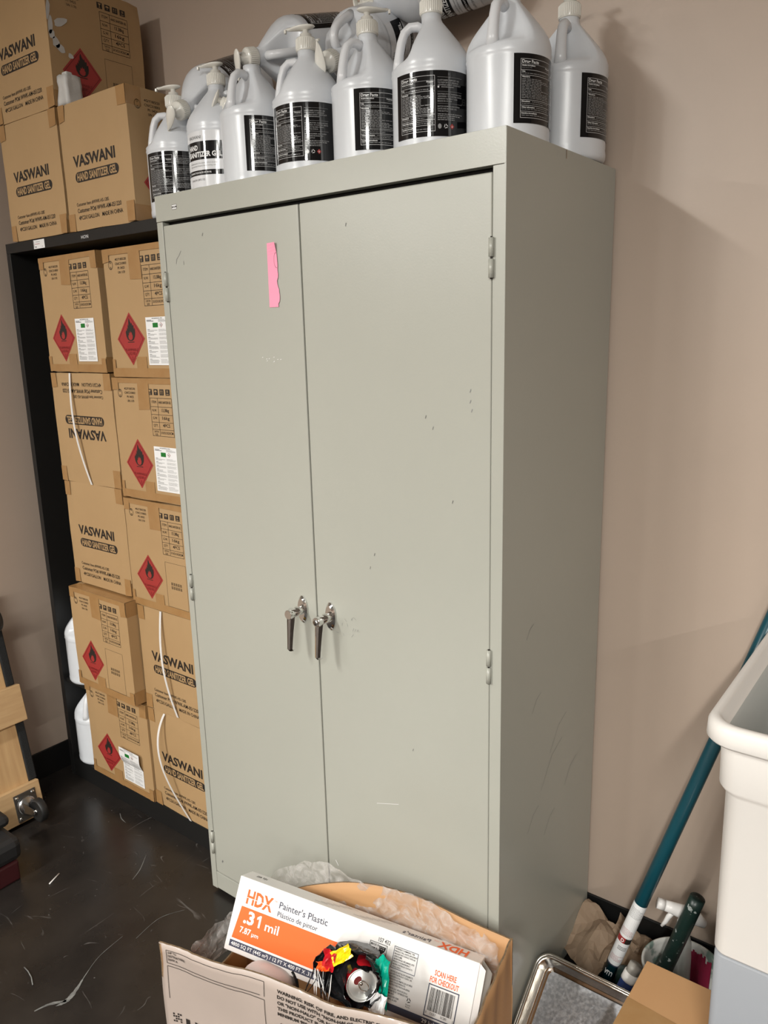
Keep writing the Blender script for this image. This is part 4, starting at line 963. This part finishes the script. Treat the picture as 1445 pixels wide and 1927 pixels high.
text(mb, 'SCAN HERE', .470, .0445, .0090, F, 'orange', w=.043, align='c', bold=.02); text(mb, 'FOR CHECKOUT', .470, .0570, .0090, F, 'orange', w=.057, align='c', bold=.02)
frame(mb, .441, .0600, .502, .1135, .0018, F, 'navy')
rng = random.Random(9); x = .447
while x < .495:
    wv = rng.choice([.0005, .0005, .0009, .0013]); rect(mb, x, .0650, x + wv, .1030, F, 'ink'); x += wv + rng.choice([.0005, .0006, .0011])
for s, xx in (('0', .4455), ('73257', .459), ('01281', .480), ('2', .4985)): text(mb, s, xx, .1085, .0038, F, 'ink', align='c', e=.0004)
# printing on the top side
text(mb, 'HDX', .030, .080, .052, FT, 'orange', w=.060, bold=.03); text(mb, 'TM', .092, .040, .006, FT, 'orange'); text(mb, "Painter's", .108, .070, .028, FT, 'navy', w=.058, bold=.008)
for q in range(6): rect(mb, .185 + q * .012, .022 + q * .009, .215 + q * .012, .0232 + q * .009, FT, 'ink'); rect(mb, .275 + q * .012, .022 + q * .009, .305 + q * .012, .0232 + q * .009, FT, 'ink')
text(mb, '157 432', .490, .050, .014, FT, 'ink', w=.025, bold=.02)
mb.build('box_body', None, hb)
mb = MB(); T2 = Tm.copy()
mb.poly([Tm @ Vector((Wd + .0005, 0, 0)), Tm @ Vector((Wd + .012, .010, .004)), Tm @ Vector((Wd + .012, Hh - .005, .004)), Tm @ Vector((Wd + .0005, Hh, 0))], 'white')
mb.poly([Tm @ Vector((Wd + .0005, 0, Dd * .5)), Tm @ Vector((Wd + .022, .018, Dd * .5)), Tm @ Vector((Wd + .022, Hh - .02, Dd * .5)), Tm @ Vector((Wd + .0005, Hh, Dd * .5))], 'grey')
o = mb.build('end_flap', None, hb); md = o.modifiers.new('t', 'SOLIDIFY'); md.thickness = .001

# dust mask
def P_on(x, y, n): return TL + U * x + V * y + N3 * n
mk = empty('dust_mask', (0, 0, 0)); tag(mk, 'used white cup dust mask lying in front of the orange box', 'mask')
mb = MB(); n = 28; vs = []; fs = []; rr = [(1.08, 0), (1.0, .004), (.90, .014), (.72, .024), (.50, .033), (.26, .040), (.08, .042)]
cM = Vector((.532, -.288, .205)); T = Matrix.Translation(cM) @ Matrix.Rotation(math.radians(18), 4, 'Z') @ Matrix.Rotation(math.radians(35), 4, 'X') @ Matrix.Rotation(math.radians(22), 4, 'Y')
for (q, z) in rr:
    for k in range(n): a = 2 * PI * k / n; vs.append(T @ Vector((math.cos(a) * .058 * q, math.sin(a) * .047 * q * (1 + .12 * math.cos(2 * a)), z)))
for j in range(len(rr) - 1):
    for k in range(n): fs.append((j * n + k, j * n + (k + 1) % n, (j + 1) * n + (k + 1) % n, (j + 1) * n + k))
fs.append(tuple((len(rr) - 1) * n + k for k in range(n))); mb.raw(vs, fs, 'mask', True); mb.build('mask_cup', None, mk)
mb = MB(); mb.tube([T @ Vector((.058 * math.cos(a), .047 * math.sin(a), .0 + .022 * math.sin((a + .6) * 1.0))) * 1 for a in [x * .12 - .9 for x in range(16)]], .0035, 'foil', 8, flat=.4); mb.build('elastic_strap', None, mk)

# chip bag and drink can
cb = Vector((.747, -.262, .329))
bag = empty('snack_bag', tuple(cb)); tag(bag, 'crumpled black snack bag with red and yellow print around a drink can', 'snack bag')
rot = Matrix((U, -V, N3)).transposed().to_4x4(); 
def loc(x, y, z): return (rot @ Vector((x, y, z)))
mb = MB(); vs = []; fs = []; n = 34; m_ = 14
for j in range(m_ + 1):
    v = j / m_
    for k in range(n):
        a = 2 * PI * k / n; r = (.046 + .030 * v) * (1 + .22 * noise.noise(Vector((math.cos(a) * 2, math.sin(a) * 2, v * 3))) )
        z = -.055 + .075 * v; q = noise.noise_vector(Vector((math.cos(a) * 5, math.sin(a) * 5, v * 7))) * .010
        ex = .62 if math.cos(a) > 0 else 1.05
        vs.append(loc(r * math.cos(a) * ex + .0 + q.x, r * .62 * math.sin(a) + q.y + .005, z + q.z))
for j in range(m_):
    for k in range(n):
        fs.append((j * n + k, j * n + (k + 1) % n, (j + 1) * n + (k + 1) % n, (j + 1) * n + k))
mb.raw(vs, fs, 'foil', True); bo = mb.build('bag_body', None, bag); md = bo.modifiers.new('t', 'SOLIDIFY'); md.thickness = .0006
def patch(name, cx, cy, rx, ry, z, m, seed, amp=.010, rot_=0.0):
    mb = MB(); n = 7; idx = {}
    for i in range(n + 1):
        for j in range(n + 1):
            u, v = i / n * 2 - 1, j / n * 2 - 1; q = noise.noise_vector(Vector((u * 1.6, v * 1.6, seed * 3.3)))
            x = u * rx * (1 + .25 * q.x); y = v * ry * (1 + .25 * q.y); c_, s_ = math.cos(rot_), math.sin(rot_)
            idx[i, j] = len(mb.v); mb.v.append(tuple(loc(cx + x * c_ - y * s_, cy + x * s_ + y * c_, z + q.z * amp)))
    for i in range(n):
        for j in range(n):
            for t_ in ((idx[i, j], idx[i + 1, j], idx[i + 1, j + 1]), (idx[i, j], idx[i + 1, j + 1], idx[i, j + 1])): mb.f.append(t_); mb.m.append(m); mb.sm.append(False)
    o = mb.build(name, None, bag); md = o.modifiers.new('t', 'SOLIDIFY'); md.thickness = .0005; return o
patch('yellow_flap', -.030, .036, .021, .012, .022, 'yellow', 1, rot_=.7)
patch('red_flap', -.052, .018, .013, .018, .020, 'redfoil', 2)
patch('orange_flap', -.062, .004, .013, .008, .018, 'orange', 6, rot_=.3)
mb = MB()
rng = random.Random(8)
for k in range(16):
    a0 = Vector((-.058 + rng.uniform(-.02, .02), -.002, .024)); b0 = a0 + Vector((rng.uniform(-.028, .035), -.045 - rng.uniform(0, .02), -.004))
    mb.tube([loc(*a0), loc(*(a0.lerp(b0, .5) + Vector((rng.uniform(-.003, .003), 0, .004)))), loc(*b0)], [.0006, .0012, .0005], 'strap' if k % 3 == 0 else 'foil', 6)
mb.build('foil_crease', None, bag)
tag(patch('teal_flap', .049, .006, .014, .044, -.004, 'tealfoil', 3, rot_=.15), 'shiny teal foil flap')
tag(patch('white_flap', .055, -.040, .015, .030, .006, 'paper', 5, rot_=.1), 'white foil flap')
mb = MB(); Fb = plane(cb * 0 + loc(-.004, -.050, .028), loc(.93, .35, 0), loc(.35, -.93, 0), N3); rect(mb, 0, 0, .028, .022, Fb, 'paper'); text(mb, 'Nutrition Facts', .003, .006, .003, Fb, 'ink', w=.022, bold=.03, e=.0003); scribble(mb, .003, .008, .025, .020, 5, Fb, 'ink', .35, .0003); mb.build('nutrition_panel', None, bag)
hood = MB(); vs = []; fs = []; n = 40
dc_ = (N3 * .80 + U * .45 + V * .05).normalized(); qh = Vector((0, 0, 1)).rotation_difference(dc_); co = loc(.012, .002, .005)
for j in range(9):
    v = j / 8
    for k in range(n):
        a = 2 * PI * k / n; nz_ = noise.noise(Vector((math.cos(a) * 2.2, math.sin(a) * 2.2, v * 2.5 + 4)))
        r = (.046 - .010 * v) * (1 + .22 * nz_); r = max(r, .0335); z = -.085 + (.112 + .022 * noise.noise(Vector((math.cos(a) * 3, math.sin(a) * 3, 1)))) * v
        p_ = qh @ Vector((r * math.cos(a), r * math.sin(a), z)); up_ = -p_.dot(V)
        if up_ > .026: p_ += V * (up_ - .026) * .6
        vs.append(co + p_)
for j in range(8):
    for k in range(n): fs += [(j * n + k, j * n + (k + 1) % n, (j + 1) * n + (k + 1) % n), (j * n + k, (j + 1) * n + (k + 1) % n, (j + 1) * n + k)]
hood.raw(vs, fs, 'foil', False); ho = hood.build('bag_mouth', None, bag); md = ho.modifiers.new('t', 'SOLIDIFY'); md.thickness = .0006
mc = empty('drink_can', tuple(cb + loc(.012, .002, .005))); tag(mc, 'empty red drink can, silver lid and tab facing up, inside the black snack bag', 'can')
dcan = (N3 * .80 + U * .45 + V * .05).normalized(); q = Vector((0, 0, 1)).rotation_difference(dcan); mc.rotation_mode = 'QUATERNION'; mc.rotation_quaternion = q
mb = MB(); mb.lathe([(.0245, -.075), (.031, -.068), (.032, -.06), (.032, .000), (.0318, .010), (.0290, .018)], 'redfoil', 36, caps=False); mb.build('can_body', None, mc)
mb = MB(); mb.lathe([(.0290, .018), (.0297, .0205), (.0300, .022), (.0288, .0225), (.0270, .021), (.0265, .0175), (.0250, .0165), (.0240, .0180), (.001, .0178)], 'can_lid', 36, caps=False)
mb.build('can_lid', None, mc)
mb = MB(); mb.tube([(.011 * math.cos(a) + .004, .0075 * math.sin(a), .0192) for a in [x * PI / 8 for x in range(17)]], .0014, 'chrome', 8); mb.lathe([(.003, 0), (.003, .0016)], 'chrome', 12, Matrix.Translation((-.002, 0, .018))); mb.build('pull_tab', None, mc)
mb = MB(); poly2(mb, [(-.011 + .0065 * math.cos(a * PI / 6), .0085 * math.sin(a * PI / 6)) for a in range(12)], lambda x, y, e=0: Vector((x, y, .0182)), 'inkred_dark'); mb.build('can_opening', None, mc)

# ------------------------------------------------------------------ sheet pan
pan = empty('sheet_pan', (.917, .180, .150)); tag(pan, 'worn aluminium sheet pan tilted between the cabinet side and the carton', 'baking pan')
pan.rotation_euler = (math.radians(38), 0, 0)
def rrect(x0, y0, x1, y1, r, n=8):
    P = []
    for cx, cy, a0 in ((x1 - r, y1 - r, 0), (x0 + r, y1 - r, PI / 2), (x0 + r, y0 + r, PI), (x1 - r, y0 + r, 1.5 * PI)):
        for k in range(n + 1): a = a0 + PI / 2 * k / n; P.append((cx + r * math.cos(a), cy + r * math.sin(a)))
    return P
pw, pl = .238, .265
mb = MB(); secs = []
for ins, z, r in ((-.0015, .002, .030), (.0, .004, .030), (.003, .0045, .028), (.006, .002, .026), (.014, -.020, .020), (.018, -.024, .016), (.024, -.0245, .012)):
    secs.append([(x, y, z) for x, y in rrect(ins, -pl + ins, pw - ins, -ins, max(r, .004))])
n = len(secs[0]); vs = [p for s_ in secs for p in s_]; fs = [(j * n + k, j * n + (k + 1) % n, (j + 1) * n + (k + 1) % n, (j + 1) * n + k) for j in range(len(secs) - 1) for k in range(n)]
mb.raw(vs, fs, 'alurim', True); po = mb.build('pan_rim', None, pan); md = po.modifiers.new('t', 'SOLIDIFY'); md.thickness = .0012
mb = MB(); mb.poly(secs[-1], 'alu'); mb.build('pan_floor', None, pan)
mb = MB(); mb.tube([(x, y, .0015) for x, y in rrect(-.002, -pl - .002, pw + .002, .002, .031)] + [(pw + .002, .002 - .031, .0015)], .0035, 'alurim', 10); mb.build('rolled_edge', None, pan)

# ------------------------------------------------------------------ kraft paper on the floor
def crumple(name, corners, amp, seed, label, zoff=.01):
    mb = MB(); n = 11; c = [Vector(p) for p in corners]; idx = {}
    for i in range(n + 1):
        for j in range(n + 1):
            u, v = i / n, j / n; p = c[0] * (1 - u) * (1 - v) + c[1] * u * (1 - v) + c[2] * u * v + c[3] * (1 - u) * v
            q = Vector((p.x * 16, p.y * 16, p.z * 16 + seed)); a = noise.noise(q) ; b_ = noise.cell(q * 1.3) * .0
            ridge = abs(noise.noise(q * 1.2 + Vector((9, 0, 0)))) 
            p = p + Vector((noise.noise(q + Vector((3, 3, 3))) * amp * .5, noise.noise(q + Vector((7, 1, 3))) * amp * .5, (a * .6 + ridge * 1.3) * amp)); p.z = max(p.z, .002)
            idx[i, j] = len(mb.v); mb.v.append(tuple(p))
    for i in range(n):
        for j in range(n): 
                a_, b2, c2, d2 = idx[i, j], idx[i + 1, j], idx[i + 1, j + 1], idx[i, j + 1]
                for tri in (((a_, b2, c2), (a_, c2, d2)) if (i * 7 + j * 3) % 2 else ((a_, b2, d2), (b2, c2, d2))): mb.f.append(tri); mb.m.append('kraft'); mb.sm.append(False)
    o = mb.build(name, None); md = o.modifiers.new('t', 'SOLIDIFY'); md.thickness = .0006; tag(o, label, 'paper', None); return o
crumple('kraft_paper', [(.912, .33, .03), (1.00, .27, .04), (1.05, .40, .07), (.915, .46, .085)], .030, 2.2, 'crumpled brown kraft paper touching the cabinet side on the floor')
crumple('kraft_paper', [(1.00, .31, .05), (1.10, .33, .045), (1.13, .462, .02), (.99, .462, .075)], .030, 6.1, 'folded brown kraft paper behind the teal pole, against the baseboard')
# dark rubbish under it
mb = MB(); b = bmesh.new(); bmesh.ops.create_icosphere(b, subdivisions=4, radius=1)
for v in b.verts:
    q = noise.noise_vector(v.co * 2.2) * .22; v.co = Vector(((v.co.x + q.x) * .070, (v.co.y + q.y) * .055, max(0, (v.co.z + q.z) * .036 + .030)))
mb.bm(b, 'foil', Matrix.Translation((.995, .245, 0)), True); o = mb.build('bin_bag', None); tag(o, 'small scrunched black plastic bag on the floor behind the sheet pan', 'bag')

# ------------------------------------------------------------------ teal extension pole
P0 = Vector((1.012, .298, .004)); P1 = Vector((1.277, .425, .932)); dp = (P1 - P0).normalized()
pole = empty('extension_pole', tuple(P0)); tag(pole, 'long teal extension pole leaning behind the white tote, paper label near its foot', 'pole')
mb = MB(); mb.tube([Vector((0, 0, 0)), dp * .6, dp * 1.36], .0148, 'teal', 28); mb.build('pole_tube', None, pole)
camv = (Vector((1.5553, -1.1894, 1.5074)) - P0); cv = (camv - dp * camv.dot(dp)).normalized(); sv = dp.cross(cv)
def PF(x, y, e=0.0):   # x round the pole (metres), y along the pole
    a = x / .0150; return (cv * math.cos(a) + sv * math.sin(a)) * (.0151 + e) + dp * y
mb = MB()
LS, LE = .092, .262
for k in range(24): rect(mb, -.047 + .094 * k / 24, LS, -.047 + .094 * (k + 1) / 24, LE, PF, 'paper')
for k in range(24): rect(mb, -.047 + .094 * k / 24, LS - .003, -.047 + .094 * (k + 1) / 24, LS, PF, 'navy', .0002)
for k in range(12): rect(mb, -.020 + .04 * k / 12, LS + .064, -.020 + .04 * (k + 1) / 12, LS + .078, PF, 'ink' if k > 6 else 'inkred', .0002)
PFr = lambda x, y, e=0.0: PF(x, y, e)
scribble(mb, -.014, LS + .012, .016, LS + .028, 6, PF, 'inkred', .3, .0003); scribble(mb, -.006, LS + .045, .014, LS + .056, 3, PF, 'ink', .4, .0003)
scribble(mb, -.016, LS + .086, .014, LS + .104, 6, PF, 'inkred', .25, .0003); scribble(mb, -.014, LS + .135, .016, LS + .162, 8, PF, 'greyink', .3, .0003)
text(mb, 'D', -.006, LS + .0745, .008, PF, 'printwhite', bold=.02, e=.0005)
mb.build('paper_label', None, pole)
mb = MB(); PT = lambda x, y, e=0.0: PF(-y, x, e)
text(mb, 'ALU', LS - .022, .0, .011, lambda x, y, e=0.0: PF(x - LS + .010, y + LS - .020 + 2 * 0, e), 'printwhite', w=.020, bold=.04); mb.build('lettering', None, pole)

# ------------------------------------------------------------------ paint bucket with tools
bc = Vector((1.180, .340, 0))
bk = empty('paint_bucket', tuple(bc)); tag(bk, 'white paint bucket with magenta smears, dark green handle standing in it', 'bucket')
mb = MB(); mb.lathe([(.070, 0), (.078, .003), (.082, .122), (.087, .126), (.0875, .132), (.084, .134), (.081, .131), (.0790, .125), (.073, .012), (.001, .010)], 'bucket', 48, caps=False); mb.build('pail', None, bk)
mb = MB(); rng = random.Random(3)
def inner(a, z, e=0.0015):
    r = .0728 + .0072 * (z / .145) - e; return Vector((r * math.cos(a), r * math.sin(a), z))
for (a0, a1, z0, z1) in ((.95, 1.75, .02, .120), (.15, .70, .085, .118)):
    n = 14; pt = []
    for k in range(n):
        aa = a0 + (a1 - a0) * k / n; ab = a0 + (a1 - a0) * (k + 1) / n; zt = z1 - .05 * abs(noise.noise(Vector((k * .9, a0, 0)))); zb = z0 + .06 * abs(noise.noise(Vector((k * 1.3, 5 + a0, 0))))
        mb.poly([inner(aa, zb), inner(ab, zb), inner(ab, zt), inner(aa, zt)], 'redpaint')
mb.build('paint_smear', None, bk)
gp = MB(); g0 = Vector((1.118, .325, .02)); g1 = Vector((1.200, .338, .318))
gp.tube([g0, g0.lerp(g1, .93), g1, g1, g0.lerp(g1, .9)], [.0165, .0165, .0160, .0125, .0125], 'dgreen', 28)
gr = gp.build('roller_handle', None); tag(gr, 'dark green paint-spattered handle standing up out of the bucket', 'tool handle')
# spray bottle
sb = empty('spray_bottle', (1.165, .385, .012)); tag(sb, 'spray bottle with white trigger head standing in the paint bucket', 'spray bottle')
mb = MB(); mb.lathe([(.018, 0), (.020, .004), (.020, .10), (.018, .145), (.013, .165), (.012, .185)], 'clearish', 28); mb.build('bottle', None, sb)
mb = MB(); T = Matrix.Rotation(math.radians(205), 4, 'Z')
mb.lathe([(.015, .180), (.0155, .182), (.0155, .196), (.012, .200)], 'spray', 24)
def TT(p): return T @ Vector(p)
mb.tube([TT(p) for p in ((-.042, 0, .196), (-.026, 0, .208), (0, 0, .220), (.030, 0, .229), (.045, 0, .233))], [.009, .015, .0165, .013, .0115], 'spray', 18)
mb.tube([TT(p) for p in ((.045, 0, .233), (.060, 0, .237))], [.0125, .0120], 'spray', 18)
mb.build('spray_head', None, sb)
mb = MB(); mb.tube([TT(p) for p in ((.022, 0, .222), (.034, 0, .205), (.040, 0, .190), (.048, 0, .178))], [.005, .006, .005, .003], 'spray', 10); mb.build('trigger', None, sb)
# blue handled brush
d0 = Vector((1.060, .215, .008)); d1 = Vector((1.098, .262, .140)); db = (d1 - d0).normalized()
bb = empty('scrub_brush', tuple(d0)); tag(bb, 'blue-handled tool with white collar and pale oval, beside the bucket', 'brush')
L = (d1 - d0).length; mb = MB(); mb.tube([Vector((0, 0, 0)), db * L * .3, db * L * .8], [.016, .018, .0165], 'blue', 24); mb.build('grip', None, bb)
mb = MB(); mb.tube([db * L * .8, db * L * .83, db * L * .94], [.0175, .0175, .0165], 'tote', 24); mb.build('collar', None, bb)
mb = MB(); mb.tube([db * L * .94, db * L * 1.08], [.0145, .014], 'grey', 24); mb.build('end_cap', None, bb)
camv = Vector((1.5553, -1.1894, 1.5074)) - d0; cv2 = (camv - db * camv.dot(db)).normalized(); sv2 = db.cross(cv2)
mb = MB(); pts = [(cv2 * math.cos(.45 * math.cos(a)) + sv2 * math.sin(.45 * math.cos(a))) * .0182 + db * (L * .60 + .017 * math.sin(a)) for a in [x * PI / 10 for x in range(20)]]; mb.poly(pts, 'tote'); mb.build('thumb_pad', None, bb)
mb = MB(); mb.lathe([(.019, 0), (.022, .003), (.022, .085), (.019, .098), (.010, .104)], 'dgreen', 28, Matrix.Translation((1.068, .290, 0)) @ Matrix.Rotation(.05, 4, 'Y')); o = mb.build('green_bottle', None); tag(o, 'short dark green cylinder standing between the pole and the blue tool', 'bottle')
mb = MB(); mb.lathe([(.016, 0), (.018, .003), (.018, .035), (.012, .040)], 'orange', 24, Matrix.Translation((1.003, .185, 0.0))); o = mb.build('orange_cap', None); tag(o, 'small orange-red plastic cap at the foot of the teal pole', 'cap')

# ------------------------------------------------------------------ small carton, lower right
sc = empty('brown_carton', (1.158, .150, 0)); tag(sc, 'closed plain brown carton in the lower right corner, with tape across it', 'box')
part('carton_body', [((0, -.33, 0), (.172, 0, .280))], 'cardin', sc, .002)
mb = MB(); 
mb.poly([(0.0, -.330, .2806), (.172, -.330, .2806), (.172, -.120, .2806), (0.0, -.108, .2806)], 'tape'); mb.build('packing_tape', None, sc)

# ------------------------------------------------------------------ totes
def tote_ring(x0, y0, x1, y1, r, z): return [(x, y, z) for x, y in rrect(x0, y0, x1, y1, r, 8)]
tt_ = empty('storage_tote', (1.31, -.08, .55)); tag(tt_, 'white open plastic tote with rolled rim, stacked on the grey bin', 'storage tote')
ox, oy = 1.31, -.08
def loft(mb, secs, m, cap0=False, cap1=False):
    n = len(secs[0]); vs = [p for s_ in secs for p in s_]; fs = [(j * n + k, j * n + (k + 1) % n, (j + 1) * n + (k + 1) % n, (j + 1) * n + k) for j in range(len(secs) - 1) for k in range(n)]
    if cap0: fs.append(tuple(reversed(range(n))))
    if cap1: fs.append(tuple(range((len(secs) - 1) * n, len(secs) * n)))
    mb.raw(vs, fs, m, True)
XE, YE = .44, .49   # size of rim
def ring(i, z, r=.03): return tote_ring(-.022 + i, -.02 + i, -.022 + XE - i, -.02 + YE - i, max(r, .006), z)
mb = MB()
loft(mb, [ring(.034, .0, .02), ring(.032, .004, .022), ring(.029, .275, .03), ring(.024, .283, .032), ring(.020, .290, .034), ring(.018, .372, .036)], 'tote', True)
mb.build('tote_body', None, tt_)
mb = MB()
loft(mb, [ring(.018, .366, .036), ring(.002, .366, .045), ring(-.001, .370, .046), ring(.0, .392, .046), ring(.004, .399, .045), ring(.012, .400, .040), ring(.017, .396, .037), ring(.021, .384, .034), ring(.027, .380, .030)], 'tote'); mb.build('rolled_rim', None, tt_)
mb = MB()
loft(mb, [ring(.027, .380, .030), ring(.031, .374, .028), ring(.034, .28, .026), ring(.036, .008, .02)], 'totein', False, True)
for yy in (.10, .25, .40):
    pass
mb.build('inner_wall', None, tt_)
gb = empty('grey_bin', (1.322, -.068, 0)); tag(gb, 'grey plastic bin standing under the white tote', 'storage bin')
mb = MB(); g = lambda i, z, r=.03: tote_ring(i, i, .36 - i, .44 - i, r, z)
loft(mb, [g(.004, 0, .012), g(.0, .004, .014), g(.0, .546, .016), g(.002, .549, .016)], 'bin', True, True); mb.build('bin_body', None, gb)
# white paper on the carton
mb = MB(); Fw = plane((1.318, -.045, .2825), (1, 0, 0), (0, 1, 0), (0, 0, 1))
wb = empty('white_paper', (1.3526, .158, .2820), math.radians(-98)); tag(wb, 'corner of a white folded sheet lying on the brown carton', 'paper')
mb.box((0, 0, 0), (.16, .14, .003), 'white', .0008); mb.build('sheet', None, wb)
